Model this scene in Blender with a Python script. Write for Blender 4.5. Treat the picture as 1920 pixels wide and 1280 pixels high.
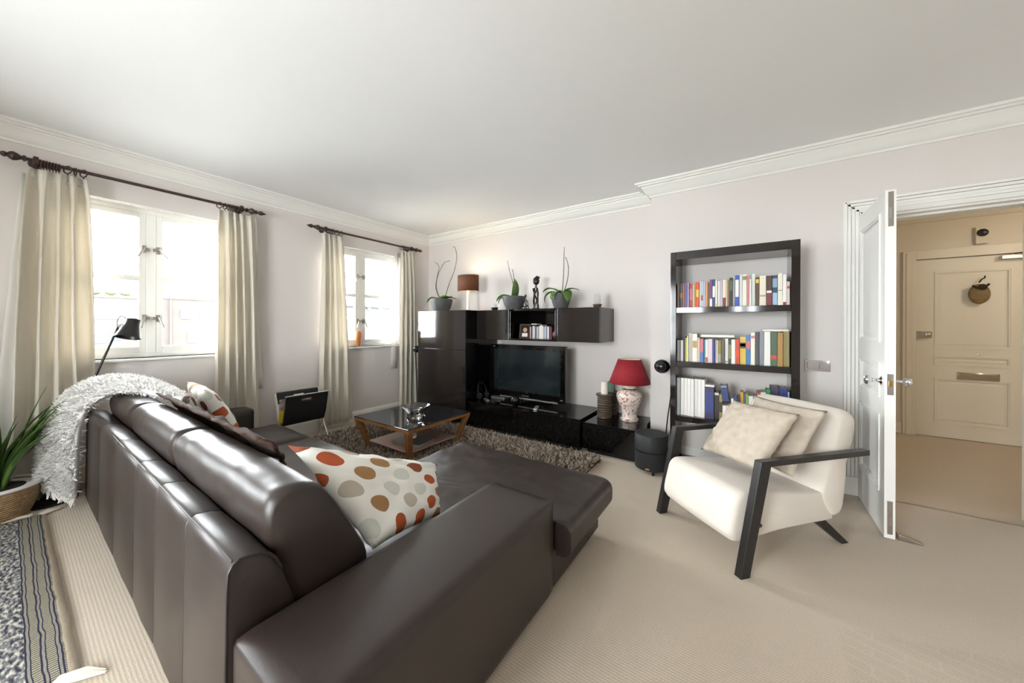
import bpy, bmesh, math, random
import numpy as np
from mathutils import Vector, Matrix, noise
R = math.radians
random.seed(7)
rng = np.random.default_rng(7)
for o in list(bpy.data.objects): bpy.data.objects.remove(o)
scn = bpy.context.scene
COL = scn.collection

# ------------------------------------------------------------------ camera
cam_d = bpy.data.cameras.new('camera'); cam = bpy.data.objects.new('camera', cam_d); COL.objects.link(cam)
cam_d.sensor_width = 36.0; cam_d.lens = 12.122; cam_d.shift_y = -0.01522
cam_d.clip_start = 0.02; cam_d.clip_end = 500
cam.matrix_world = Matrix.Translation((0, 0, 1.22)) @ Matrix.Rotation(R(34.357), 4, 'Z') @ Matrix.Rotation(R(90), 4, 'X') @ Matrix.Rotation(R(0.2), 4, 'Z')
scn.camera = cam

# ------------------------------------------------------------------ world, exposure
SKY = 1.0
w = bpy.data.worlds.new('sky'); scn.world = w; w.use_nodes = True
bg = w.node_tree.nodes['Background']; bg.inputs[0].default_value = (0.93, 0.97, 1.0, 1); bg.inputs[1].default_value = SKY
scn.view_settings.view_transform = 'Standard'; scn.view_settings.look = 'None'
scn.view_settings.gamma = 1.0; scn.view_settings.use_curve_mapping = False
scn.view_settings.exposure = 5.58

def portal(loc, rot, sx, sy):
    l = bpy.data.lights.new('window_portal', 'AREA'); l.shape = 'RECTANGLE'; l.size = sx; l.size_y = sy
    l.cycles.is_portal = True
    o = bpy.data.objects.new('window_portal', l); COL.objects.link(o); o.location = loc; o.rotation_euler = rot
XW, YT, YP, XP = -4.12, 3.72, 3.49, -0.77       # window wall, tv wall, projecting wall, its corner
YB, XR = -2.5, 1.95                               # wall behind, wall at the right
ZC = 2.58
WZ0, WZ1 = 0.945, 2.2
WIN_L = [(0.145, 1.245), (2.085, 3.185), (-1.9, -0.8)]
WIN_B = [(-2.1, -0.8), (-0.3, 0.2)]  # second, narrow opening is an unseen window added for fill light
WIN_R = []
for a, b in WIN_L: portal((XW - 0.26, (a + b) / 2, (WZ0 + WZ1) / 2), (0, R(-90), 0), WZ1 - WZ0, b - a)
for a, b in WIN_B: portal(((a + b) / 2, YB - 0.26, 1.35), (R(90), 0, 0), b - a, 1.7)
for a, b in WIN_R: portal((XR + 0.26, (a + b) / 2, 1.35), (0, R(90), 0), 1.7, b - a)

# ------------------------------------------------------------------ materials
def srgb(h):
    c = [int(h[i:i + 2], 16) / 255 for i in (0, 2, 4)]
    return tuple((x / 12.92 if x <= .04045 else ((x + .055) / 1.055) ** 2.4) for x in c) + (1,)
MATS = {}
def mat(name, col, rough=0.5, metal=0.0, spec=0.5, bump=None, var=None, coat=0.0, sheen=0.0, trans=0.0, sub=0.0, emit=None):
    m = bpy.data.materials.new(name); m.use_nodes = True; nt = m.node_tree; p = nt.nodes['Principled BSDF']
    c = srgb(col) if isinstance(col, str) else tuple(col) + ((1,) if len(col) == 3 else ())
    p.inputs['Base Color'].default_value = c; p.inputs['Roughness'].default_value = rough
    p.inputs['Metallic'].default_value = metal; p.inputs['Specular IOR Level'].default_value = spec
    p.inputs['Coat Weight'].default_value = coat; p.inputs['Coat Roughness'].default_value = 0.05
    p.inputs['Sheen Weight'].default_value = sheen; p.inputs['Transmission Weight'].default_value = trans
    if emit: p.inputs['Emission Color'].default_value = srgb(emit[0]); p.inputs['Emission Strength'].default_value = emit[1]
    tc = nt.nodes.new('ShaderNodeTexCoord')
    if bump:
        sc, st, dist = bump[:3]; n = nt.nodes.new('ShaderNodeTexNoise'); n.inputs['Scale'].default_value = sc; n.inputs['Detail'].default_value = 4
        b = nt.nodes.new('ShaderNodeBump'); b.inputs['Strength'].default_value = st; b.inputs['Distance'].default_value = dist
        nt.links.new(tc.outputs['Object'], n.inputs['Vector']); nt.links.new(n.outputs['Fac'], b.inputs['Height']); nt.links.new(b.outputs[0], p.inputs['Normal'])
    if var:
        sc, col2 = var; n2 = nt.nodes.new('ShaderNodeTexNoise'); n2.inputs['Scale'].default_value = sc; n2.inputs['Detail'].default_value = 5
        rp = nt.nodes.new('ShaderNodeValToRGB'); rp.color_ramp.elements[0].position = .35; rp.color_ramp.elements[1].position = .65
        rp.color_ramp.elements[0].color = c; rp.color_ramp.elements[1].color = srgb(col2)
        nt.links.new(tc.outputs['Object'], n2.inputs['Vector']); nt.links.new(n2.outputs['Fac'], rp.inputs[0]); nt.links.new(rp.outputs[0], p.inputs['Base Color'])
    MATS[name] = m
    return m
M = MATS
mat('wall', 'DFD8D3', 0.85, bump=(180, .08, .002))
mat('ceiling', 'F3F3F2', 0.9)
mat('trim', 'EEECE6', 0.45)
mat('gloss_white', 'F0EFEA', 0.3)
mat('hall_paint', 'DDD4C2', 0.7)
mat('hall_door_paint', 'E2DAC8', 0.45)
mat('leather', '2E2521', 0.40, spec=0.5, bump=(260, .12, .002), var=(3, '322823'))
mat('leather_seam', '2A2422', 0.5)
mat('black_gloss', '0B0A0A', 0.06, spec=0.6)
mat('brown_gloss', '231E1C', 0.08, spec=0.6)
mat('black_satin', '161514', 0.35)
mat('black_matte', '1B1C1E', 0.6)
mat('speaker_black', '0D0D0E', 0.25)
mat('wenge', '241F1D', 0.3, bump=(60, .1, .001))
mat('chair_frame', '1F1C1B', 0.32)
mat('cream_fabric', 'D9D0C4', 0.9, sheen=.2, bump=(500, .15, .002))
mat('linen', 'BDB0A0', 0.85, bump=(300, .25, .002), var=(22, 'B2A594'))
def fabric(name, col, tr):
    m = mat(name, col, 0.9); nt, p = m.node_tree, m.node_tree.nodes['Principled BSDF']
    t = nt.nodes.new('ShaderNodeBsdfTranslucent'); t.inputs[0].default_value = srgb(col); mx = nt.nodes.new('ShaderNodeMixShader'); mx.inputs[0].default_value = tr
    nt.links.new(p.outputs[0], mx.inputs[1]); nt.links.new(t.outputs[0], mx.inputs[2]); nt.links.new(mx.outputs[0], nt.nodes['Material Output'].inputs[0])
fabric('curtain', 'EAE3D5', .22); fabric('curtain_lining', 'F2F0EA', .3)
mat('dark_wood', '3A2622', 0.35, var=(30, '4A322C'))
mat('oak', 'A37240', 0.4, var=(14, '8F6036'))
mat('chrome', 'D8D8D8', 0.12, metal=1.0)
mat('brushed', 'B9B4AC', 0.3, metal=1.0)
mat('brass', 'B08A4A', 0.3, metal=1.0)
mat('throw_white', 'F6F4F0', 0.95, sheen=.4)
mat('brown_cloth', '38251A', 0.9, var=(14, '442D20'))
mat('terracotta', 'D98F4E', 0.5, var=(9, 'C87A3C'))
mat('pot_grey', '4A4B4A', 0.55, var=(20, '555655'))
mat('soil', '2C2019', 0.95)
mat('leaf', '4A6A2A', 0.45, var=(8, '5F7E36'))
mat('leaf_dark', '34561F', 0.45, var=(10, '4D732B'))
mat('twig', '6A5A4A', 0.8)
mat('basket', '9A7F5B', 0.8, bump=(90, .6, .01), var=(60, 'B79A72'))
mat('lamp_brown', '5A3218', 0.85, var=(40, '683C1E'))
mat('lamp_inner', 'F4E6D0', 0.8)
mat('red_shade', '8C1621', 0.8, var=(60, '961D28'))
mat('candle_white', 'EDE6D8', 0.5)
mat('candle_green', '8FB8A0', 0.5)
mat('ribbed_bronze', '5A4C42', 0.4, metal=.3)
mat('carving', '1A1311', 0.35)
mat('cap_cloth', '8A744E', 0.9, var=(30, '7A6544'))
mat('cap_dark', '2E281C', 0.9)
mat('paper', 'EDE8DC', 0.9)
mat('tv_screen', '1D2527', 0.1, spec=.6)
mat('silver', 'A9A9AA', 0.3, metal=.7)
mat('pale_shelf', 'C9A591', 0.3)
mat('laptop', 'C2C4C8', 0.3, metal=.6)
mat('yellow', 'E3D21E', 0.6)
mat('magazine', '8C5A5E', 0.4, var=(60, 'D8D0CC'))
mat('brick', '2F2823', 0.9, bump=(4, .2, .05), var=(1.2, '29231F'))
mat('brick_pale', '352F28', 0.9, var=(1.2, '2F2A24'))
mat('out_white', '454544', 0.8)
mat('out_glass', '26292D', 0.2)
mat('slate', '3A3C3F', 0.8, var=(2, '37393C'))
mat('hedge', '2C361A', 0.9, var=(3, '323C20'))
mat('asphalt', '84847F', 0.9)
mat('fringe', 'E9E2D2', 0.9)
mat('skin_print', 'C79A80', 0.6)
mat('cable', '141414', 0.5)

def glassy(name, tint, refl=0.08, rough=0.0):
    m = bpy.data.materials.new(name); m.use_nodes = True; nt = m.node_tree; nt.nodes.remove(nt.nodes['Principled BSDF'])
    t = nt.nodes.new('ShaderNodeBsdfTransparent'); t.inputs[0].default_value = srgb(tint)
    g = nt.nodes.new('ShaderNodeBsdfGlossy'); g.inputs['Roughness'].default_value = rough
    f = nt.nodes.new('ShaderNodeFresnel'); f.inputs[0].default_value = 1.45
    mx = nt.nodes.new('ShaderNodeMixShader'); nt.links.new(f.outputs[0], mx.inputs[0])
    nt.links.new(t.outputs[0], mx.inputs[1]); nt.links.new(g.outputs[0], mx.inputs[2]); nt.links.new(mx.outputs[0], nt.nodes['Material Output'].inputs[0])
    M[name] = m
glassy('pane', 'FDFEFE')
fabric('frosted', 'F2F2F0', .8)
m = mat('crystal', 'FFFFFF', 0.0, trans=1.0); m.node_tree.nodes['Principled BSDF'].inputs['IOR'].default_value = 1.45
m = mat('smoked_glass', '16181A', 0.02, spec=.8)

def nodes_of(m): return m.node_tree, m.node_tree.nodes['Principled BSDF']
def N(nt, t, **kw):
    n = nt.nodes.new(t)
    for k, v in kw.items():
        if k.startswith('i_'): n.inputs[int(k[2:])].default_value = v
        else: setattr(n, k, v)
    return n
def math_node(nt, op, a, b=None):
    n = nt.nodes.new('ShaderNodeMath'); n.operation = op
    for i, x in enumerate((a, b)):
        if x is None: continue
        if isinstance(x, (int, float)): n.inputs[i].default_value = x
        else: nt.links.new(x, n.inputs[i])
    return n.outputs[0]
# carpet with fine ribs
m = mat('carpet', 'CDBDA8', 0.95, sheen=.2); nt, p = nodes_of(m)
tc = N(nt, 'ShaderNodeTexCoord'); sep = N(nt, 'ShaderNodeSeparateXYZ'); nt.links.new(tc.outputs['Object'], sep.inputs[0])
nz = N(nt, 'ShaderNodeTexNoise'); nz.inputs['Scale'].default_value = 130; nz.inputs['Detail'].default_value = 3; nt.links.new(tc.outputs['Object'], nz.inputs['Vector'])
ph = math_node(nt, 'ADD', math_node(nt, 'MULTIPLY', sep.outputs[1], 2 * math.pi / 0.0115), math_node(nt, 'MULTIPLY', nz.outputs['Fac'], 2.5))
rib = math_node(nt, 'MULTIPLY', math_node(nt, 'ADD', math_node(nt, 'SINE', ph), 1.0), 0.5)
nz2 = N(nt, 'ShaderNodeTexNoise'); nz2.inputs['Scale'].default_value = 260; nt.links.new(tc.outputs['Object'], nz2.inputs['Vector'])
hgt = math_node(nt, 'ADD', math_node(nt, 'MULTIPLY', rib, .35), nz2.outputs['Fac'])
ramp = N(nt, 'ShaderNodeValToRGB'); ramp.color_ramp.elements[0].position = .35; ramp.color_ramp.elements[1].position = .8
ramp.color_ramp.elements[0].color = srgb('B7A793'); ramp.color_ramp.elements[1].color = srgb('D6C8B4')
nt.links.new(math_node(nt, 'DIVIDE', hgt, 1.35), ramp.inputs[0])
mpp = N(nt, 'ShaderNodeMapping'); mpp.inputs['Rotation'].default_value = (0, 0, R(12)); mpp.inputs['Scale'].default_value = (1, 1, 1); nt.links.new(tc.outputs['Object'], mpp.inputs[0])
bkt = N(nt, 'ShaderNodeTexBrick'); bkt.inputs['Scale'].default_value = 1; bkt.inputs['Brick Width'].default_value = .17; bkt.inputs['Row Height'].default_value = .05; bkt.inputs['Mortar Size'].default_value = .006; bkt.inputs['Mortar Smooth'].default_value = .6
bkt.inputs['Color1'].default_value = (1, 1, 1, 1); bkt.inputs['Color2'].default_value = (.85, .85, .85, 1); bkt.inputs['Mortar'].default_value = (0, 0, 0, 1); nt.links.new(mpp.outputs[0], bkt.inputs['Vector'])
def soft_in(v, lo, hi, e):
    a = N(nt, 'ShaderNodeMapRange', interpolation_type='SMOOTHSTEP'); a.inputs['From Min'].default_value = lo - e; a.inputs['From Max'].default_value = lo + e; nt.links.new(v, a.inputs['Value'])
    b = N(nt, 'ShaderNodeMapRange', interpolation_type='SMOOTHSTEP'); b.inputs['From Min'].default_value = hi + e; b.inputs['From Max'].default_value = hi - e; nt.links.new(v, b.inputs['Value'])
    return math_node(nt, 'MULTIPLY', a.outputs[0], b.outputs[0])
msk = math_node(nt, 'MULTIPLY', soft_in(math_node(nt, 'SUBTRACT', sep.outputs[0], math_node(nt, 'MULTIPLY', sep.outputs[1], .0)), .30, 1.1, .012), soft_in(math_node(nt, 'SUBTRACT', sep.outputs[1], math_node(nt, 'MULTIPLY', sep.outputs[0], .35)), 1.0, 1.80, .015))
mk = N(nt, 'ShaderNodeMix', data_type='RGBA', blend_type='MULTIPLY'); nt.links.new(math_node(nt, 'MULTIPLY', math_node(nt, 'MULTIPLY', bkt.outputs['Color'], msk), .4), mk.inputs[0])
nt.links.new(ramp.outputs[0], mk.inputs[6]); mk.inputs[7].default_value = (.80, .82, .80, 1); nt.links.new(mk.outputs[2], p.inputs['Base Color'])
bp = N(nt, 'ShaderNodeBump'); bp.inputs['Strength'].default_value = .35; bp.inputs['Distance'].default_value = .003
nt.links.new(hgt, bp.inputs['Height']); nt.links.new(bp.outputs[0], p.inputs['Normal'])
# woven runner: speckled field and wavy navy lines along one border, local coordinates x = length, y = across
m = mat('woven', 'A8A294', 0.95); nt, p = nodes_of(m)
tc = N(nt, 'ShaderNodeTexCoord'); sep = N(nt, 'ShaderNodeSeparateXYZ'); nt.links.new(tc.outputs['Object'], sep.inputs[0])
wob = N(nt, 'ShaderNodeTexNoise'); wob.inputs['Scale'].default_value = 9; nt.links.new(tc.outputs['Object'], wob.inputs['Vector'])
yy = math_node(nt, 'ADD', sep.outputs[1], math_node(nt, 'MULTIPLY', math_node(nt, 'SUBTRACT', wob.outputs['Fac'], .5), .014))
speck = N(nt, 'ShaderNodeTexNoise'); speck.inputs['Scale'].default_value = 1; speck.inputs['Detail'].default_value = 2
mp = N(nt, 'ShaderNodeMapping'); mp.inputs['Scale'].default_value = (38, 85, 1); nt.links.new(tc.outputs['Object'], mp.inputs[0]); nt.links.new(mp.outputs[0], speck.inputs['Vector'])
field = N(nt, 'ShaderNodeValToRGB'); cr = field.color_ramp; cr.elements[0].position = .36; cr.elements[0].color = srgb('2A2C36'); cr.elements[1].position = .66; cr.elements[1].color = srgb('CFC8B4')
e = cr.elements.new(.5); e.color = srgb('77777A')
nt.links.new(speck.outputs['Fac'], field.inputs[0])
weave = N(nt, 'ShaderNodeTexWave'); weave.inputs['Scale'].default_value = 24; weave.bands_direction = 'X'; weave.inputs['Distortion'].default_value = 2; nt.links.new(tc.outputs['Object'], weave.inputs['Vector'])
bandc = N(nt, 'ShaderNodeValToRGB'); bandc.color_ramp.elements[0].color = srgb('3E3C3C'); bandc.color_ramp.elements[1].color = srgb('B4AC94'); nt.links.new(weave.outputs['Fac'], bandc.inputs[0])
lines = N(nt, 'ShaderNodeValToRGB'); lines.color_ramp.interpolation = 'CONSTANT'; cr = lines.color_ramp
cr.elements[0].position = 0; cr.elements[0].color = (0, 0, 0, 1)
fr = [(o + d, v) for o in (-.108, -.075, -.042) for d, v in ((0, 1), (.0035, .5), (.0105, 1), (.014, 0))]
for a, v in fr:
    e = cr.elements.new((a + .4) / .4); e.color = (v, v, v, 1)
cr.elements[-1].color = (0, 0, 0, 1)
nt.links.new(math_node(nt, 'DIVIDE', math_node(nt, 'ADD', yy, .4), .4), lines.inputs[0])
inband = math_node(nt, 'GREATER_THAN', yy, -.108)
mxa = N(nt, 'ShaderNodeMix', data_type='RGBA'); nt.links.new(inband, mxa.inputs[0]); nt.links.new(field.outputs[0], mxa.inputs[6]); nt.links.new(bandc.outputs[0], mxa.inputs[7])
isline = math_node(nt, 'GREATER_THAN', lines.outputs[0], .75)
isgrey = math_node(nt, 'MULTIPLY', math_node(nt, 'GREATER_THAN', lines.outputs[0], .1), math_node(nt, 'LESS_THAN', lines.outputs[0], .75))
mxb = N(nt, 'ShaderNodeMix', data_type='RGBA'); mxb.inputs[7].default_value = srgb('8C877C'); nt.links.new(isgrey, mxb.inputs[0]); nt.links.new(mxa.outputs[2], mxb.inputs[6])
mxc = N(nt, 'ShaderNodeMix', data_type='RGBA'); mxc.inputs[7].default_value = srgb('25233A'); nt.links.new(isline, mxc.inputs[0]); nt.links.new(mxb.outputs[2], mxc.inputs[6])
isedge = math_node(nt, 'GREATER_THAN', yy, -.022)
mxd = N(nt, 'ShaderNodeMix', data_type='RGBA'); mxd.inputs[7].default_value = srgb('CDBDA6'); nt.links.new(isedge, mxd.inputs[0]); nt.links.new(mxc.outputs[2], mxd.inputs[6])
nt.links.new(mxd.outputs[2], p.inputs['Base Color'])
bp = N(nt, 'ShaderNodeBump'); bp.inputs['Strength'].default_value = .5; bp.inputs['Distance'].default_value = .004; nt.links.new(speck.outputs['Fac'], bp.inputs['Height']); nt.links.new(bp.outputs[0], p.inputs['Normal'])
# spotted cotton: round dots in a staggered grid, uses the cushion's own uv
m = mat('dots', 'F0EDE4', 0.85, bump=(400, .1, .001)); nt, p = nodes_of(m)
uv = N(nt, 'ShaderNodeUVMap'); mp = N(nt, 'ShaderNodeMapping'); mp.inputs['Rotation'].default_value = (0, 0, R(38)); mp.inputs['Scale'].default_value = (10, 10, 1)
nt.links.new(uv.outputs[0], mp.inputs[0])
vo = N(nt, 'ShaderNodeTexVoronoi', voronoi_dimensions='2D'); vo.inputs['Scale'].default_value = 1; vo.inputs['Randomness'].default_value = .12; nt.links.new(mp.outputs[0], vo.inputs['Vector'])
dot = math_node(nt, 'LESS_THAN', vo.outputs['Distance'], .34)
sp = N(nt, 'ShaderNodeSeparateColor'); nt.links.new(vo.outputs['Color'], sp.inputs[0])
pal = N(nt, 'ShaderNodeValToRGB'); cr = pal.color_ramp; cr.interpolation = 'CONSTANT'
cr.elements[0].position = 0; cr.elements[0].color = srgb('B2552C'); cr.elements[1].position = .3; cr.elements[1].color = srgb('D3D5CA')
for a, c in ((.52, 'A57C52'), (.72, '8C4A30'), (.86, 'BDB3A2')): e = cr.elements.new(a); e.color = srgb(c)
nt.links.new(sp.outputs[0], pal.inputs[0])
mx = N(nt, 'ShaderNodeMix', data_type='RGBA'); mx.inputs[6].default_value = srgb('F0EDE4'); nt.links.new(dot, mx.inputs[0]); nt.links.new(pal.outputs[0], mx.inputs[7]); nt.links.new(mx.outputs[2], p.inputs['Base Color'])
# ceramic with red blossom print
m = mat('toile', 'E6DACB', 0.2, spec=.6); nt, p = nodes_of(m)
tc = N(nt, 'ShaderNodeTexCoord'); nz = N(nt, 'ShaderNodeTexNoise'); nz.inputs['Scale'].default_value = 42; nz.inputs['Detail'].default_value = 6; nt.links.new(tc.outputs['Object'], nz.inputs['Vector'])
rp = N(nt, 'ShaderNodeValToRGB'); cr = rp.color_ramp; cr.elements[0].position = .53; cr.elements[0].color = srgb('E6DACB'); cr.elements[1].position = .58; cr.elements[1].color = srgb('BC7C80')
nt.links.new(nz.outputs['Fac'], rp.inputs[0]); nt.links.new(rp.outputs[0], p.inputs['Base Color'])
def attr_mat(name, rough=.9):
    m = mat(name, 'FFFFFF', rough); nt, p = nodes_of(m); a = N(nt, 'ShaderNodeVertexColor', layer_name='Col'); nt.links.new(a.outputs[0], p.inputs['Base Color']); return m
attr_mat('shag')

# ------------------------------------------------------------------ mesh helpers
def unit(v): v = Vector(v); return v.normalized()
class MB:
    def __init__(s): s.v = []; s.f = []; s.mi = []; s.uv = None
    def add(s, vs, fs, mi=0):
        b = len(s.v); s.v += [tuple(q) for q in vs]; s.f += [tuple(b + i for i in f) for f in fs]; s.mi += [mi] * len(fs); return s
    def hexa(s, c, mi=0): return s.add(c, [(0, 3, 2, 1), (4, 5, 6, 7), (0, 1, 5, 4), (1, 2, 6, 5), (2, 3, 7, 6), (3, 0, 4, 7)], mi)
    def box(s, x0, x1, y0, y1, z0, z1, mi=0):
        return s.hexa([(x0, y0, z0), (x1, y0, z0), (x1, y1, z0), (x0, y1, z0), (x0, y0, z1), (x1, y0, z1), (x1, y1, z1), (x0, y1, z1)], mi)
    def beam(s, p, q, w, h, up=(0, 0, 1), mi=0):
        p, q = Vector(p), Vector(q); d = (q - p).normalized(); a = d.cross(Vector(up)).normalized(); u = a.cross(d)
        a *= w / 2; u *= h / 2
        return s.hexa([p - a - u, p + a - u, q + a - u, q - a - u, p - a + u, p + a + u, q + a + u, q - a + u], mi)
    def tube(s, pts, r, n=8, mi=0):
        pts = [Vector(q) for q in pts]; k = len(pts); rs = r if isinstance(r, (list, tuple)) else [r] * k
        t0 = (pts[1] - pts[0]).normalized(); a = t0.cross(Vector((0, 0, 1)))
        if a.length < .01: a = t0.cross(Vector((1, 0, 0)))
        a.normalize(); vs = []
        for i, q in enumerate(pts):
            t = (pts[min(i + 1, k - 1)] - pts[max(i - 1, 0)]).normalized(); a = (a - t * a.dot(t)).normalized(); b = t.cross(a)
            for j in range(n):
                g = 2 * math.pi * j / n; vs.append(q + (a * math.cos(g) + b * math.sin(g)) * rs[i])
        fs = [(i * n + j, i * n + (j + 1) % n, (i + 1) * n + (j + 1) % n, (i + 1) * n + j) for i in range(k - 1) for j in range(n)]
        fs += [tuple(reversed(range(n))), tuple((k - 1) * n + j for j in range(n))]
        return s.add(vs, fs, mi)
    def lathe(s, prof, c=(0, 0, 0), n=24, axis=(0, 0, 1), mi=0):
        ax = unit(axis); a = ax.cross(Vector((0, 0, 1)))
        if a.length < .01: a = Vector((1, 0, 0))
        a.normalize(); b = ax.cross(a); c = Vector(c); k = len(prof)
        vs = [c + ax * z + (a * math.cos(2 * math.pi * j / n) + b * math.sin(2 * math.pi * j / n)) * max(r, 1e-4) for r, z in prof for j in range(n)]
        fs = [(i * n + j, i * n + (j + 1) % n, (i + 1) * n + (j + 1) % n, (i + 1) * n + j) for i in range(k - 1) for j in range(n)]
        if prof[0][0] > 1e-3: fs.append(tuple(reversed(range(n))))
        if prof[-1][0] > 1e-3: fs.append(tuple((k - 1) * n + j for j in range(n)))
        return s.add(vs, fs, mi)
    def prism(s, poly, axis, a, b, mi=0):     # polygon in the two other axes, extruded along axis
        n = len(poly)
        def pt(q, t): return {'x': (t, q[0], q[1]), 'y': (q[0], t, q[1]), 'z': (q[0], q[1], t)}[axis]
        return s.add([pt(q, a) for q in poly] + [pt(q, b) for q in poly], [tuple(reversed(range(n))), tuple(range(n, 2 * n))] + [(i, (i + 1) % n, n + (i + 1) % n, n + i) for i in range(n)], mi)
    def grid(s, P, mi=0, closed=False):       # P[i][j] points
        a, b = len(P), len(P[0]); vs = [q for row in P for q in row]
        return s.add(vs, [(i * b + j, i * b + (j + 1) % b, (i + 1) * b + (j + 1) % b, (i + 1) * b + j) for i in range(a - 1) for j in range(b if closed else b - 1)], mi)
    def ball(s, c, r, n=12, sc=(1, 1, 1), mi=0):
        prof = [(r * math.sin(math.pi * i / n), -r * math.cos(math.pi * i / n)) for i in range(n + 1)]
        b = len(s.v); s.lathe(prof, (0, 0, 0), n * 2, mi=mi)
        for i in range(b, len(s.v)): q = s.v[i]; s.v[i] = (c[0] + q[0] * sc[0], c[1] + q[1] * sc[1], c[2] + q[2] * sc[2])
        return s
    def mesh(s, name, mats, smooth=40):
        me = bpy.data.meshes.new(name); me.from_pydata(s.v, [], s.f)
        bm = bmesh.new(); bm.from_mesh(me); bmesh.ops.remove_doubles(bm, verts=bm.verts, dist=1e-6); bmesh.ops.recalc_face_normals(bm, faces=bm.faces)
        bm.to_mesh(me) if len(bm.faces) == len(s.f) else None; bm.free()
        for q in (mats if isinstance(mats, (list, tuple)) else [mats]): me.materials.append(M[q])
        if len(me.polygons) == len(s.mi): me.polygons.foreach_set('material_index', s.mi)
        if smooth:
            me.polygons.foreach_set('use_smooth', [True] * len(me.polygons)); me.set_sharp_from_angle(angle=R(smooth))
        me.update(); return me
    def build(s, name, mats, parent=None, smooth=40, bevel=0, seg=2, loc=None, solid=0):
        o = bpy.data.objects.new(name, s.mesh(name, mats, smooth)); COL.objects.link(o)
        if parent: o.parent = parent
        if loc: o.location = loc
        if solid: q = o.modifiers.new('thick', 'SOLIDIFY'); q.thickness = solid; q.offset = 0
        if bevel: q = o.modifiers.new('bevel', 'BEVEL'); q.width = bevel; q.segments = seg; q.limit_method = 'ANGLE'; q.angle_limit = R(35)
        return o
def tag(o, label, cat, group=None):
    o['label'] = label; o['category'] = cat
    if group: o['group'] = group
    return o
def thing(name, label, cat, loc=(0, 0, 0), rz=0, group=None):
    o = bpy.data.objects.new(name, None); COL.objects.link(o); o.location = loc; o.rotation_euler = (0, 0, rz); o.empty_display_size = .1
    return tag(o, label, cat, group)
def struct(o): o['kind'] = 'structure'; return o
def box(name, m, b, parent=None, bevel=0.0): return MB().box(*b).build(name, m, parent, bevel=bevel)
def copy_tree(o, parent=None):
    c = o.copy(); COL.objects.link(c); c.parent = parent
    for ch in o.children: copy_tree(ch, c)
    return c
def text_mesh(name, body, size, m, parent, mw, extrude=.0006):
    cu = bpy.data.curves.new(name, 'FONT'); cu.body = body; cu.size = size; cu.extrude = extrude; cu.align_x = 'CENTER'; cu.align_y = 'CENTER'
    t = bpy.data.objects.new(name, cu); me = bpy.data.meshes.new_from_object(t); bpy.data.objects.remove(t)
    me.materials.clear(); me.materials.append(M[m])
    o = bpy.data.objects.new(name, me); COL.objects.link(o); o.parent = parent; o.matrix_local = mw; return o
def puff(c, h, r, bulge=(0, 0, 0), n=14, wr=0.0, wf=5.0, seed=0, fn=None):
    """soft upholstered block: rounded box with bulging faces and slight creases"""
    mb = MB(); hx, hy, hz = h; ts = [math.sin(math.pi / 2 * t) * .35 + t * .65 for t in np.linspace(-1, 1, n)]
    def mp(u, v, w):
        p = (u * hx, v * hy, w * hz); q = [max(-(a - r), min(a - r, b)) for a, b in zip(h, p)]
        d = Vector((p[0] - q[0], p[1] - q[1], p[2] - q[2])); d = d.normalized() * r if d.length > 1e-9 else d
        x, y, z = q[0] + d.x, q[1] + d.y, q[2] + d.z
        x += bulge[0] * u * (1 - v * v) * (1 - w * w); y += bulge[1] * v * (1 - u * u) * (1 - w * w); z += bulge[2] * w * (1 - u * u) * (1 - v * v)
        if wr:
            k = noise.noise(Vector((x * wf + seed, y * wf, z * wf))) * wr; x += k * u; y += k * v; z += k * w
        P = Vector((x, y, z))
        return (fn(P) if fn else P) + Vector(c)
    for a, sgn in ((0, 1), (0, -1), (1, 1), (1, -1), (2, 1), (2, -1)):
        rows = []
        for s1 in ts:
            row = []
            for s2 in ts:
                e = [0, 0, 0]; e[a] = sgn; e[(a + 1) % 3] = s1; e[(a + 2) % 3] = s2; row.append(mp(*e))
            rows.append(row)
        mb.grid(rows)
    return mb
def weld(o, d=1e-4):
    bm = bmesh.new(); bm.from_mesh(o.data); bmesh.ops.remove_doubles(bm, verts=bm.verts, dist=d); bmesh.ops.recalc_face_normals(bm, faces=bm.faces); bm.to_mesh(o.data); bm.free(); return o
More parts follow.
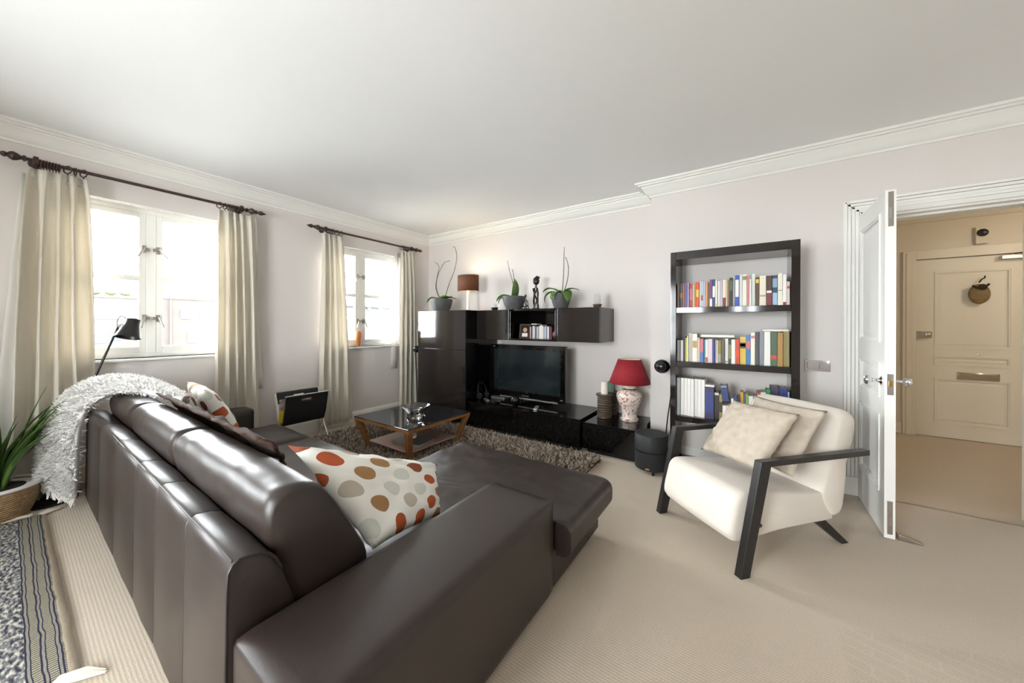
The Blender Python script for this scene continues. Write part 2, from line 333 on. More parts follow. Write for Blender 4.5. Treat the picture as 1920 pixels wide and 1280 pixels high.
def pillow(name, m, corners, T, parent=None, n=26, wr=.006, wf=14, pinch=.06, uvs=(.5, .4), seed=0):
    """stuffed scatter cushion spanned by four corners TL, TR, BR, BL"""
    TL, TR, BR, BL = [Vector(c) for c in corners]; vs = []; fs = []; uv = []
    nrm = ((TR - TL).cross(BL - TL)).normalized()
    for sd in (1, -1):
        for i in range(n):
            for j in range(n):
                u, v = i / (n - 1) * 2 - 1, j / (n - 1) * 2 - 1
                pu = u * (1 - pinch * (1 - v * v) ** 1 * abs(u) ** 3); pv = v * (1 - pinch * (1 - u * u) * abs(v) ** 3)
                a, b = (pu + 1) / 2, (pv + 1) / 2
                q = TL * (1 - a) * (1 - b) + TR * a * (1 - b) + BR * a * b + BL * (1 - a) * b
                t = T * ((1 - u * u) * (1 - v * v)) ** .42
                t *= 1 + .0 * sd
                k = noise.noise(Vector((u * wf * .3 + seed, v * wf * .3, sd * 3))) * wr * min(1, t / T * 3)
                vs.append(q - nrm * sd * (t + k)); uv.append((a * uvs[0], b * uvs[1]))
    def idx(s, i, j): return s * n * n + i * n + j
    for s in (0, 1):
        for i in range(n - 1):
            for j in range(n - 1): fs.append((idx(s, i, j), idx(s, i + 1, j), idx(s, i + 1, j + 1), idx(s, i, j + 1)))
    me = bpy.data.meshes.new(name); me.from_pydata([tuple(q) for q in vs], [], fs)
    ul = me.uv_layers.new(name='UVMap'); li = np.zeros(len(me.loops), int); me.loops.foreach_get('vertex_index', li)
    ul.data.foreach_set('uv', np.array(uv)[li].ravel())
    bm = bmesh.new(); bm.from_mesh(me); bmesh.ops.remove_doubles(bm, verts=bm.verts, dist=1e-5); bmesh.ops.recalc_face_normals(bm, faces=bm.faces); bm.to_mesh(me); bm.free()
    me.materials.append(M[m]); me.polygons.foreach_set('use_smooth', [True] * len(me.polygons))
    o = bpy.data.objects.new(name, me); COL.objects.link(o)
    if parent: o.parent = parent
    return o
def sweep(path, prof):
    """extrude profile (distance into room on the right of the path, z) along an open xy path with mitres"""
    mb = MB(); pts = [Vector((a, b)) for a, b in path]; k = len(pts); rows = []
    for i in range(k):
        d1 = (pts[i] - pts[i - 1]).normalized() if i else (pts[1] - pts[0]).normalized()
        d2 = (pts[i + 1] - pts[i]).normalized() if i < k - 1 else d1
        n1 = Vector((d1.y, -d1.x)); n2 = Vector((d2.y, -d2.x)); mtr = (n1 + n2); mtr = mtr / (1 + n1.dot(n2))
        rows.append([(pts[i].x + mtr.x * d, pts[i].y + mtr.y * d, z) for d, z in prof])
    mb.grid(rows, closed=True); n = len(prof)
    mb.f += [tuple(range(n)), tuple((k - 1) * n + j for j in range(n))]; mb.mi += [0, 0]
    return mb

# ================================================================== THE ROOM
struct(box('floor', 'carpet', (XW - .3, 3.6, YB - .3, 6.2, -.1, 0)))
struct(box('ceiling', 'ceiling', (XW - .3, XR + .3, YB - .3, YT + .25, ZC, ZC + .1)))
def wall_with_holes(name, axis, a0, a1, t0, t1, holes, z0=0, z1=ZC, m='wall'):
    """axis 'y': wall runs along y between x=t0..t1; axis 'x': runs along x between y=t0..t1"""
    mb = MB()
    def seg(p, q, za, zb):
        if q - p < 1e-6 or zb - za < 1e-6: return
        mb.box(t0, t1, p, q, za, zb) if axis == 'y' else mb.box(p, q, t0, t1, za, zb)
    cur = a0
    for h0, h1, hz0, hz1 in sorted(holes):
        seg(cur, h0, z0, z1); seg(h0, h1, z0, hz0); seg(h0, h1, hz1, z1); cur = h1
    seg(cur, a1, z0, z1)
    return struct(mb.build(name, m, smooth=0))
wall_with_holes('wall_left', 'y', YB - .3, YT + .25, XW - .25, XW, [(a, b, WZ0, WZ1) for a, b in WIN_L])
wall_with_holes('wall_back', 'x', XW, XP, YT, YT + .25, [])
wall_with_holes('wall_projecting', 'x', XP, XR, YP, YP + .16, [(.70, 1.46, 0, 2.02)])
struct(box('wall_return', 'wall', (XP, XP + .12, YP + .16, YT + .25, 0, ZC)))
wall_with_holes('wall_right', 'y', YB - .3, YP, XR, XR + .25, [(a, b, .5, 2.2) for a, b in WIN_R])
wall_with_holes('wall_front', 'x', XW, XR, YB - .25, YB, [(a, b, .5, 2.2) for a, b in WIN_B])
# cornice and skirting
prof = [(0, 2.455), (.012, 2.455), (.012, 2.47), (.03, 2.478), (.05, 2.5), (.068, 2.53), (.075, 2.535), (.075, 2.548), (.10, 2.548), (.10, 2.562), (.122, 2.562), (.122, ZC), (0, ZC)]
struct(sweep([(XW, YB), (XW, YT), (XP, YT), (XP, YP), (XR, YP)], prof).build('trim_1', 'trim', smooth=25))
bprof = [(0, 0), (.018, 0), (.018, .105), (.012, .112), (.012, .122), (.004, .13), (0, .13)]
struct(sweep([(XW, YB), (XW, YT), (XP, YT), (XP, YP), (.585, YP)], bprof).build('baseboard_left', 'trim', smooth=25))
# doorway architrave, fluted
mb = MB()
for i, (a, b, d) in enumerate([(.585, .60, .022), (.603, .622, .016), (.625, .644, .014), (.647, .666, .014), (.669, .684, .016), (.686, .70, .024)]):
    mb.box(a, b, YP - d, YP, .13, 2.02 + (.70 - a))
    mb.box(a, 1.46 + (.70 - a), YP - d, YP, 2.02 + (.70 - b), 2.02 + (.70 - a)); mb.box(1.46 + .70 - b, 1.46 + .70 - a, YP - d, YP, .13, 2.02 + (.70 - b))
mb.box(.58, .70, YP - .026, YP, 0, .13); mb.box(1.46, 1.58, YP - .026, YP, 0, .13)
struct(mb.build('trim_2', 'trim', smooth=0, bevel=.003))
mb = MB().box(.70, .715, YP - .0, YP + .16, 0, 2.02).box(1.445, 1.46, YP, YP + .16, 0, 2.02).box(.715, 1.445, YP, YP + .16, 2.005, 2.02)
mb.box(.715, .73, YP + .06, YP + .16, 0, 2.005).box(.73, 1.43, YP + .06, YP + .16, 1.99, 2.005)
struct(mb.build('trim_3', 'trim', smooth=0))
struct(MB().box(.715, 1.445, YP + .02, YP + .028, 0, .005).build('trim_4', 'brushed', smooth=0))

# windows -----------------------------------------------------------
def window(n, wall, a, b, z0, z1, pos, sgn, stays=True):
    """two casements, each with one glazing bar. wall 'y': window in the plane x=pos, room towards +sgn"""
    def bx(mb, p, q, d0, d1, za, zb):
        lo, hi = sorted((pos + sgn * d0, pos + sgn * d1))
        return mb.box(lo, hi, p, q, za, zb) if wall == 'y' else mb.box(p, q, lo, hi, za, zb)
    mid = (a + b) / 2; f = .035
    root = struct(bx(bx(bx(bx(bx(MB(), a, a + f, -.03, .035, z0, z1), b - f, b, -.03, .035, z0, z1), a + f, b - f, -.03, .035, z1 - f, z1), a + f, b - f, -.03, .035, z0, z0 + f), mid - .03, mid + .03, -.03, .03, z0 + f, z1 - f).build('window_%d' % n, 'gloss_white', smooth=0, bevel=.003))
    bx(MB(), a - .015, b + .015, .02, .17, z0 - .022, z0).build('window_sill', 'gloss_white', root, bevel=.006)
    for p, q, hs in ((a + f, mid - .03, 1), (mid + .03, b - f, -1)):
        s = .042; zb = (z0 + z1) / 2 + .04
        mb = MB()
        for r in ((p, p + s, z0 + f, z1 - f), (q - s, q, z0 + f, z1 - f), (p + s, q - s, z0 + f, z0 + f + .055), (p + s, q - s, z1 - f - s, z1 - f), (p + s, q - s, zb - .022, zb + .022)):
            bx(mb, r[0], r[1], -.012, .028, r[2], r[3])
        sash = mb.build('sash', 'gloss_white', root, smooth=0, bevel=.004)
        bx(MB(), p + s, q - s, .004, .008, z0 + f + .055, zb - .022).build('pane', 'pane', sash, smooth=0)
        bx(MB(), p + s, q - s, .004, .008, zb + .022, z1 - f - s).build('pane', 'pane', sash, smooth=0)
        if stays:
            e = q - .012 if hs == 1 else p + .012
            for zz, lean in ((z1 - .34, .7), (z0 + .33, .35)):
                X0 = pos + sgn * .034
                mb = MB().box(X0 - .005, X0 + .006, e - .011, e + .011, zz - .03, zz + .03)
                mb.tube([(X0, e, zz), (X0 + .03 * sgn, e, zz)], .007, 8)
                L = .085; l2 = lean if hs == -1 else -lean * .7
                mb.tube([(X0 + .03 * sgn, e, zz + .008), (X0 + .036 * sgn, e + math.sin(l2) * L, zz - math.cos(l2) * L)], [.006, .0075], 8)
                mb.box(X0 - .004, X0 + .012, e + hs * .022 - .009, e + hs * .022 + .009, zz - .012, zz + .012)
                mb.build('window_handle', 'brushed', sash)
    return root
for i, (a, b) in enumerate(WIN_L): window(i + 1, 'y', a, b, WZ0, WZ1, XW - .14, 1, stays=i < 2)
for i, (a, b) in enumerate(WIN_B): window(4 + i, 'x', a, b, .5, 2.2, YB - .14, 1, stays=False)  # the last of these is the added fill-light window
for i, (a, b) in enumerate(WIN_R): window(6 + i, 'y', a, b, .5, 2.2, XR + .14, -1, stays=False)

# hall beyond the doorway ------------------------------------------
HY = 5.83
struct(box('wall_hall_left', 'hall_paint', (.45, .58, YP + .16, HY + .2, 0, 2.5)))
struct(box('wall_hall_right', 'hall_paint', (3.3, 3.45, YP + .16, HY + .2, 0, 2.5)))
wall_with_holes('wall_hall_end', 'x', .58, 3.3, HY, HY + .2, [(1.575, 2.40, 0, 1.985)], z1=2.5, m='hall_paint')
wall_with_holes('wall_hall_near', 'x', XR + .25, 3.3, YP, YP + .16, [], z1=2.5, m='hall_paint')
struct(box('hall_light_block', 'hall_paint', (.45, 3.45, HY + .2, HY + .3, 0, 2.6)))  # unseen panel added to block sky light leaking round the front door
struct(box('ceiling_hall', 'hall_paint', (.45, 3.45, YP + .16, HY + .2, 2.5, 2.6)))
struct(sweep([(.58, HY - .001), (3.3, HY - .001)], [(0, 2.40), (.02, 2.40), (.05, 2.43), (.07, 2.46), (.09, 2.5), (0, 2.5)]).build('trim_5', 'hall_door_paint', smooth=25))
struct(MB().box(1.47, 1.575, HY - .025, HY, 0, 2.085).box(2.40, 2.505, HY - .025, HY, 0, 2.085).box(1.575, 2.40, HY - .025, HY, 1.985, 2.085).box(1.495, 1.545, HY - .032, HY - .024, 0, 2.06).build('trim_6', 'hall_door_paint', smooth=0, bevel=.004))
struct(MB().box(.58, 1.47, HY - .016, HY, 0, .13).box(2.505, 3.3, HY - .016, HY, 0, .13).build('baseboard_hall', 'hall_door_paint', smooth=0, bevel=.004))
l = bpy.data.lights.new('hall_ceiling_bulb', 'POINT'); l.energy = .42; l.color = (1.0, .88, .73); l.shadow_soft_size = .08
hall_lamp = thing('ceiling_light', 'round frosted ceiling light in the hall', 'light', (2.75, 4.5, 2.5))
MB().lathe([(.05, 0), (.11, -.005), (.11, -.02), (.05, -.025)], n=24).build('base_plate', 'chrome', hall_lamp)
o = bpy.data.objects.new('hall_ceiling_bulb', l); COL.objects.link(o); o.parent = hall_lamp; o.location = (0, 0, -.16)

def panel_door(root, w, h, t, panels, m):
    """leaf standing in local x 0..w, y 0..t; panels = (x0, x1, z0, z1), raised on both faces"""
    xs = sorted({0, w} | {p[0] for p in panels} | {p[1] for p in panels})
    mb = MB(); zs = sorted({.006, h} | {p[2] for p in panels} | {p[3] for p in panels})
    for i in range(len(xs) - 1):
        for j in range(len(zs) - 1):
            cx, cz = (xs[i] + xs[i + 1]) / 2, (zs[j] + zs[j + 1]) / 2
            inside = any(p[0] < cx < p[1] and p[2] < cz < p[3] for p in panels)
            d = .012 if inside else 0
            mb.box(xs[i], xs[i + 1], d, t - d, zs[j], zs[j + 1])
    mb.build('leaf', m, root, smooth=0)
    for x0, x1, z0, z1 in panels:
        mb = MB()
        for ya, yb in ((.0, .014), (t - .014, t)):
            for k, (o0, pr) in enumerate(((0, .006), (.012, .002))):
                a = ya - (pr if ya == 0 else 0); b = yb + (0 if ya == 0 else pr)
                mb.box(x0 + o0, x1 - o0, a, b, z0 + o0, z0 + o0 + .012).box(x0 + o0, x1 - o0, a, b, z1 - o0 - .012, z1 - o0)
                mb.box(x0 + o0, x0 + o0 + .012, a, b, z0 + o0 + .012, z1 - o0 - .012).box(x1 - o0 - .012, x1 - o0, a, b, z0 + o0 + .012, z1 - o0 - .012)
        mb.build('panel_moulding', m, root, smooth=0)
        mb = MB(); q = .05
        for ya, yb in ((.012, .004), (t - .012, t - .004)):
            mb.hexa([(x0 + .024, ya, z0 + .024), (x1 - .024, ya, z0 + .024), (x1 - .024, ya, z1 - .024), (x0 + .024, ya, z1 - .024), (x0 + q, yb, z0 + q), (x1 - q, yb, z0 + q), (x1 - q, yb, z1 - q), (x0 + q, yb, z1 - q)])
        mb.build('panel', m, root, smooth=0)
# the open panelled door: local x runs from hinge to lock edge; it stands along -Y
d1 = bpy.data.objects.new('door_1', None); COL.objects.link(d1); struct(d1); d1['label'] = 'open white panelled room door with chrome knobs'
d1.location = (.66, 3.475, 0); d1.rotation_euler = (0, 0, R(-90 - .5))
pw = .61
panel_door(d1, pw, 2.01, .045, [(.07, pw - .09, 1.13, 1.90), (.07, pw - .09, .80, 1.01), (.07, pw - .09, .24, .70)], 'gloss_white')
for sd in (-1, 1):
    y0 = 0 if sd == -1 else .045
    MB().lathe([(.026, 0), (.026, .004), (.014, .008), (.009, .016), (.009, .034), (.014, .04), (.025, .05), (.028, .062), (.022, .073), (.001, .076)], (pw - .055, y0, .905), 20, (0, sd, 0)).build('door_knob', 'chrome', d1)
MB().box(pw, pw + .0025, .010, .036, .83, .95).build('lock_plate', 'chrome', d1); MB().box(pw + .002, pw + .012, .016, .030, .88, .91).build('latch', 'brass', d1)
for z0, z1 in ((1.80, 2.0), (.03, .22)):
    bo = MB().box(pw, pw + .003, .012, .034, z0, z1).build('flush_bolt', 'brushed', d1)
    MB().box(pw + .003, pw + .006, .018, .028, z0 + .05, z0 + .11).build('bolt_lever', 'chrome', bo)
for zz in (.25, 1.0, 1.75): MB().tube([(.0, .05, zz), (.0, .05, zz + .09)], .006, 8).build('hinge', 'brushed', d1)
# hall front door
d2 = bpy.data.objects.new('door_2', None); COL.objects.link(d2); struct(d2); d2['label'] = 'cream panelled front door at the end of the hall'
d2.location = (1.58, HY + .01, 0)
panel_door(d2, .81, 1.98, .05, [(.14, .67, .99, 1.84), (.14, .67, .80, .91), (.14, .67, .16, .66)], 'hall_door_paint')
MB().box(-.036, .03, -.03, -.001, 1.10, 1.18).box(.02, .115, -.034, -.001, 1.104, 1.176).build('rim_lock', 'brushed', d2, bevel=.003)
MB().lathe([(.016, 0), (.016, .02), (.010, .024)], (.085, -.034, 1.14), 14, (0, -1, 0)).build('lock_knob', 'chrome', d2)
lp = MB().box(.30, .59, -.012, -.001, .655, .735).build('letter_plate', 'chrome', d2, bevel=.003); MB().box(.31, .58, -.019, -.012, .69, .728).build('flap', 'chrome', lp, bevel=.003)
MB().lathe([(.008, 0), (.008, .006), (.004, .008)], (.45, -.001, .93), 10, (0, -1, 0)).build('peephole', 'chrome', d2)
cl = MB().box(.58, .81, -.06, -.001, 1.925, 1.965).build('door_closer', 'brushed', d2, bevel=.004)
MB().beam((.66, -.05, 1.975), (.80, -.2, 1.985), .016, .006).beam((.80, -.2, 1.985), (.90, -.04, 2.02), .016, .006).build('closer_arm', 'black_satin', cl)

# ================================================================== SOFA
sofa = thing('corner_sofa', 'dark brown leather corner sofa with chaise and low square arms', 'sofa', (-2.2, 1.0, 0))
def S(mb, name, m='leather', parent=None, **kw):
    o = mb.build(name, m, None, **kw); weld(o)
    o.parent = parent or sofa
    o.matrix_parent_inverse = Matrix.Translation(tuple(-Vector(sofa.location)))
    return o
SX0, SX1 = -3.80, -0.71
AI = -1.06                                   # inner face of the near arm
ZA, ZB = .445, .625
# back frame, stitched panel by panel along its length
seams = [-1.07, -1.437, -1.81, -2.18, -2.67, -3.17, -3.79]
bprof = [(.305, .04), (.31, .55), (.313, .60), (.322, .617), (.335, .624), (.375, .617), (.40, .605), (.416, .585), (.432, .55), (.466, .44), (.47, .10), (.47, .04)]
for i in range(len(seams) - 1):
    a, b = seams[i], seams[i + 1]; g = .0018; rows = []
    for x, ins in ((a, .004), (a - g, .0015), (a - .006, 0), ((a + b) / 2, -.003), (b + .006, 0), (b + g, .0015), (b, .004)):
        cy, cz = .39, .3
        rows.append([(x, y + (ins if y < cy else -ins), z - (ins if z > .5 else 0)) for y, z in bprof])
    mb = MB(); mb.grid(rows, closed=True); n = len(bprof); mb.f += [tuple(range(n)), tuple(6 * n + j for j in range(n))]; mb.mi += [0, 0]
    pn = S(mb, 'back_panel', smooth=50)
    st = MB()                                  # stitching beside the seam
    if i:
        st.tube([(a - .008, .3035, .05), (a - .008, .3085, .55), (a - .008, .3115, .60), (a - .008, .321, .6185), (a - .008, .335, .6255), (a - .008, .375, .6185), (a - .008, .40, .6065)], .0011, 4)
        S(st, 'stitching', 'leather_seam', pn)
pip = MB().tube([(-1.066, y - .001, z) for y, z in bprof[:9]], .004, 6); S(pip, 'piping', 'leather_seam')
pip = MB().tube([(-1.08, .3225, .6185), (-3.78, .3225, .6185)], .0022, 6); S(pip, 'top_seam', 'leather_seam')
# arms
c = ((AI + SX1) / 2, (.315 + 1.385) / 2, (.03 + ZA) / 2); h = ((SX1 - AI) / 2, (1.385 - .315) / 2, (ZA - .03) / 2)
arm = S(puff(c, h, .022, (.004, .004, .006), n=16), 'arm', smooth=60)
z1 = ZA - .003
S(MB().tube([(AI + .012, .316, .05), (AI + .012, .316, ZA - .03), (AI + .014, .322, ZA - .008), (AI + .02, .335, z1 + .002)], .0025, 6).tube([(AI + .02, .333, z1 + .001), (SX1 - .02, .333, z1 + .001)], .0018, 6).tube([(SX1 - .012, .33, z1 - .008), (SX1 - .012, 1.37, z1 - .008)], .0018, 6).tube([(SX1 - .012, .319, .05), (SX1 - .012, .319, ZA - .03), (SX1 - .012, .33, z1 - .007)], .0022, 6).tube([(SX1 - .012, 1.382, .05), (SX1 - .012, 1.382, ZA - .02), (SX1 - .015, 1.37, z1 - .006)], .0022, 6), 'piping', 'leather_seam', arm)
S(MB().box(SX1 + .0005, SX1 + .0035, 1.08, 1.083, .05, ZA - .03), 'seam', 'leather_seam', arm)
c = ((SX0 - 3.61) / 2, (.47 + 1.24) / 2, (.03 + .48) / 2); h = ((3.80 - 3.61) / 2, (1.24 - .47) / 2, (.48 - .03) / 2)
S(puff(c, h, .022, (.004, .004, .006), n=14), 'arm', smooth=60)
# base
S(MB().box(-3.61, AI, .47, 1.36, .05, .2), 'base', bevel=.01); S(MB().box(-1.78, SX1 - .01, 1.387, 1.965, .035, .2), 'chaise_base', bevel=.012)
for x, y in ((-3.7, .4), (-3.7, 1.15), (-.8, .42), (-.8, 1.86), (-1.7, 1.86)): S(MB().lathe([(.03, 0), (.03, .06)], (x, y, 0), 12), 'foot', 'black_satin')
# seat cushions
def cushion(name, x0, x1, y0, y1, z0, z1, bl, seed, r=.05, wr=.006, n=22):
    return S(puff(((x0 + x1) / 2, (y0 + y1) / 2, (z0 + z1) / 2), ((x1 - x0) / 2, (y1 - y0) / 2, (z1 - z0) / 2), r, bl, n, wr, 7, seed), name, smooth=70)
cushion('seat_cushion', -3.605, -2.955, .5, 1.42, .18, .315, (.01, .012, .03), 3)
cushion('seat_cushion', -2.95, -1.865, .5, 1.43, .18, .315, (.01, .012, .03), 9)
def chaise(P):
    # right edge follows the arm, then steps out in front of it
    X0, Y0 = -1.255, 1.29; x, y = P.x + X0, P.y + Y0
    t = (x + 1.86) / (1.21); k = max(0, min(1, (y - 1.385) / .035)); k = k * k * (3 - 2 * k)
    xr = (AI - .004) * (1 - k) + -.65 * k
    x = -1.86 + t * (xr + 1.86)
    d = noise.noise(Vector((x * 7, y * 7, 3))) * .006 + (noise.noise(Vector((x * 16 + y * 9, y * 15, 1))) * .0045 if P.z > 0 else 0)
    return Vector((x - X0, y - Y0, P.z + (d if P.z > 0 else 0)))
S(puff((-1.255, 1.29, .245), (.605, .75, .075), .05, (.0, .012, .02), 60, fn=chaise), 'chaise_cushion', smooth=70)
# back cushions: slanted bolsters seen in section in (y, z), swept along x
def back_cushion(x0, x1, seed):
    sec = [(.455, .42), (.425, .55), (.402, .66), (.41, .715), (.44, .745), (.49, .752), (.54, .735), (.578, .69), (.62, .62), (.67, .53), (.715, .43), (.70, .34), (.60, .30), (.50, .32)]
    cy = sum(a for a, _ in sec) / len(sec); cz = sum(b for _, b in sec) / len(sec); rows = []; K = 44
    # smooth the section
    pts = []
    for i in range(len(sec)):
        p0, p1, p2, p3 = [Vector(sec[(i + d) % len(sec)]) for d in (-1, 0, 1, 2)]
        for t in (0, .34, .67): pts.append(.5 * ((2 * p1) + (-p0 + p2) * t + (2 * p0 - 5 * p1 + 4 * p2 - p3) * t * t + (-p0 + 3 * p1 - 3 * p2 + p3) * t ** 3))
    for k in range(K + 1):
        u = k / K * 2 - 1; u = math.copysign(1 - (1 - abs(u)) ** 1.5, u); x = (x0 + x1) / 2 + u * (x1 - x0) / 2
        e = (1 - abs(u)) * abs(x1 - x0) / 2; f = 1 - .09 * max(0, 1 - e / .035) ** 2 + .025 * (1 - u * u)
        if k in (0, K): f = .9
        row = []
        for q in pts:
            w_ = 1 + .02 * noise.noise(Vector((x * 9 + q[1] * 4 + seed, q[0] * 14, q[1] * 10))) + .012 * noise.noise(Vector((x * 28 + seed, q[0] * 9 + x * 6, q[1] * 9)))
            row.append((x, cy + (q[0] - cy) * f * w_, cz + (q[1] - cz) * f * w_))
        rows.append(row)
    mb = MB(); mb.grid(rows, closed=True)
    n = len(pts); prev = list(range(len(mb.v)))
    for base, xe in ((0, rows[0][0][0]), (K * n, rows[-1][0][0])):
        sg = 1 if xe == rows[0][0][0] else -1; sg = math.copysign(1, xe - (x0 + x1) / 2); last = base
        for f, d in ((.6, .010), (.3, .014)):
            b = len(mb.v); mb.v += [(xe + sg * d, cy + (rows[0 if base == 0 else -1][j][1] - cy) * f, cz + (rows[0 if base == 0 else -1][j][2] - cz) * f) for j in range(n)]
            for j in range(n): mb.f.append((last + j, last + (j + 1) % n, b + (j + 1) % n, b + j)); mb.mi.append(0)
            last = b
        mb.f.append(tuple(last + j for j in range(n))); mb.mi.append(0)
    o = S(mb, 'back_cushion', smooth=75)
    for xe, f in ((x0 + .004 * math.copysign(1, x1 - x0), .925), (x1 - .004 * math.copysign(1, x1 - x0), .925)):
        S(MB().tube([(xe, cy + (q[0] - cy) * f, cz + (q[1] - cz) * f) for q in pts[:33]], .0035, 6), 'piping', 'leather_seam', o)
back_cushion(-1.085, -2.055, 2); back_cushion(-2.07, -2.965, 11); back_cushion(-2.98, -3.70, 23)

# throws and cushions on the sofa ----------------------------------
def tufts(name, P, nrm, L, rad, cols, parent, m='shag', lean=.6, seg=2):
    """short curved blades standing on points P with normals nrm, one mesh"""
    n = len(P); r1 = rng.normal(size=(n, 3)); d = nrm + lean * r1; d /= np.linalg.norm(d, axis=1)[:, None]
    side = np.cross(d, rng.normal(size=(n, 3))); side /= np.linalg.norm(side, axis=1)[:, None]
    d2 = d + .7 * rng.normal(size=(n, 3)) * np.array([1, 1, .4]); d2 /= np.linalg.norm(d2, axis=1)[:, None]
    Ls = L * rng.uniform(.6, 1.25, (n, 1)); mid = P + d * Ls * .55; tip = mid + d2 * Ls * .5; W = side * rad
    V = np.stack([P - W, P + W, mid - W * .9, mid + W * .9, tip - W * .5, tip + W * .5], 1).reshape(-1, 3)
    b = np.arange(n)[:, None] * 6; F = np.concatenate([b + [0, 1, 3, 2], b + [2, 3, 5, 4]], 1).reshape(-1, 4)
    me = bpy.data.meshes.new(name); me.vertices.add(len(V)); me.vertices.foreach_set('co', V.ravel()); me.loops.add(F.size); me.loops.foreach_set('vertex_index', F.ravel().astype(np.int32))
    me.polygons.add(len(F)); me.polygons.foreach_set('loop_start', np.arange(0, F.size, 4, dtype=np.int32)); me.update(calc_edges=True)
    ca = me.color_attributes.new('Col', 'FLOAT_COLOR', 'POINT'); cc = np.repeat(cols, 6, 0); ca.data.foreach_set('color', np.concatenate([cc, np.ones((len(cc), 1))], 1).ravel())
    me.materials.append(M[m]); me.polygons.foreach_set('use_smooth', [True] * len(me.polygons))
    o = bpy.data.objects.new(name, me); COL.objects.link(o); o.parent = parent; o['kind'] = 'stuff'; return o
tw = thing('white_throw', 'fluffy white throw draped over the far end of the sofa back', 'throw')
Lp = [(-3.90, .13, .20), (-3.92, .14, .34), (-3.92, .165, .5), (-3.9, .25, .72), (-3.75, .40, .825), (-3.5, .58, .80), (-3.3, .74, .66)]
Rp = [(-3.70, .255, .06), (-3.69, .262, .25), (-3.67, .265, .45), (-3.61, .295, .655), (-3.45, .385, .76), (-3.2, .50, .785), (-3.02, .64, .735)]
def catmull(P, k):
    P = [Vector(q) for q in P]; out = []
    for i in range(len(P) - 1):
        p0, p1, p2, p3 = P[max(i - 1, 0)], P[i], P[i + 1], P[min(i + 2, len(P) - 1)]
        for j in range(k):
            t = j / k; out.append(.5 * ((2 * p1) + (-p0 + p2) * t + (2 * p0 - 5 * p1 + 4 * p2 - p3) * t * t + (-p0 + 3 * p1 - 3 * p2 + p3) * t ** 3))
    out.append(P[-1]); return out
A, B = catmull(Lp, 8), catmull(Rp, 8); rows = []
for i, (a, b) in enumerate(zip(A, B)):
    row = []
    for j in range(15):
        t = j / 14; q = a.lerp(b, t); q = q + Vector((.0, -.03, .035)) * math.sin(math.pi * t) + Vector((0, 0, 1)) * .008 * noise.noise(Vector((i * .3, j * .4, 0)))
        row.append(q)
    rows.append(row)
cloth = MB().grid(rows).build('cloth', 'throw_white', tw, smooth=80, solid=.03)
g = np.array([[tuple(q) for q in r] for r in rows]); du = np.gradient(g, axis=0); dv = np.gradient(g, axis=1); nn = np.cross(du, dv); nn /= np.linalg.norm(nn, axis=2)[..., None]
if nn[28, 7, 2] < 0: nn = -nn
def scatter(g, nn, k):
    a, b = g.shape[:2]; i = rng.uniform(0, a - 1.001, k); j = rng.uniform(0, b - 1.001, k); i0, j0 = i.astype(int), j.astype(int); fi, fj = (i - i0)[:, None], (j - j0)[:, None]
    f = lambda G: G[i0, j0] * (1 - fi) * (1 - fj) + G[i0 + 1, j0] * fi * (1 - fj) + G[i0, j0 + 1] * (1 - fi) * fj + G[i0 + 1, j0 + 1] * fi * fj
    return f(g), f(nn)
P, Q = scatter(g, nn, 15000); flip = rng.random(15000) < .25; Q[flip] *= -1; P = P + Q * .014
tufts('pile', P, Q, .028, .004, np.array(srgb('F8F6F2')[:3]) * rng.uniform(.94, 1.0, (15000, 1)), tw)
fr = MB()
for k in range(26):
    t = k / 25; q = rows[0][0].lerp(rows[0][-1], t) + Vector((0, -.03 * math.sin(math.pi * t), .02)); fr.tube([q, q + Vector((random.uniform(-.01, .01), random.uniform(-.01, .01), -.04)), q + Vector((random.uniform(-.02, .02), random.uniform(-.015, .015), -.08))], [.007, .008, .004], 6)
fr.build('fringe', 'throw_white', tw)
# brown knitted throw crumpled along the front of the back cushions
rows = []
for i in range(61):
    t = i / 60; x = -2.97 + t * 1.47; row = []
    wdt = .17 * (.6 + .4 * math.sin(math.pi * min(1, t * 1.1 + .1)))
    for j in range(17):
        s = j / 16; y = .50 + .012 * t + s * wdt; z = .785 - .006 * t - .95 * s * s * wdt - .55 * s * wdt * .6
        k = .02 * noise.noise(Vector((t * 9 + s * 2, s * 5, 2))) + .012 * noise.noise(Vector((t * 24, s * 9 + t * 12, 5)))
        row.append((x + .02 * math.sin(s * 6 + t * 5), y + k * .6 + .012, z + abs(k) + .012))
    rows.append(row)
bt = tag(MB().grid(rows).build('brown_throw', 'brown_cloth', smooth=80, solid=.012), 'crumpled brown knitted throw lying along the sofa back cushions', 'throw')
tag(pillow('scatter_cushion', 'dots', [(-1.44, .60, .765), (-1.36, 1.29, .48), (-1.14, 1.10, .37), (-1.10, .735, .42)], .07, uvs=(.50, .42), wr=.014), 'large white cushion with orange and sage dots leaning by the sofa arm', 'cushion', 'dotted cushions on the sofa')
tag(pillow('scatter_cushion', 'dots', [(-3.30, .72, .82), (-2.92, .72, .80), (-2.90, .92, .42), (-3.28, .94, .42)], .065, uvs=(.42, .42), seed=4), 'white dotted cushion half hidden behind the fluffy white throw', 'cushion', 'dotted cushions on the sofa')

# ================================================================== ARMCHAIR
ch = thing('armchair', 'low cream upholstered armchair with angular black wooden arms', 'armchair', (-.026, 2.003, 0), math.atan2(.671, -.742))
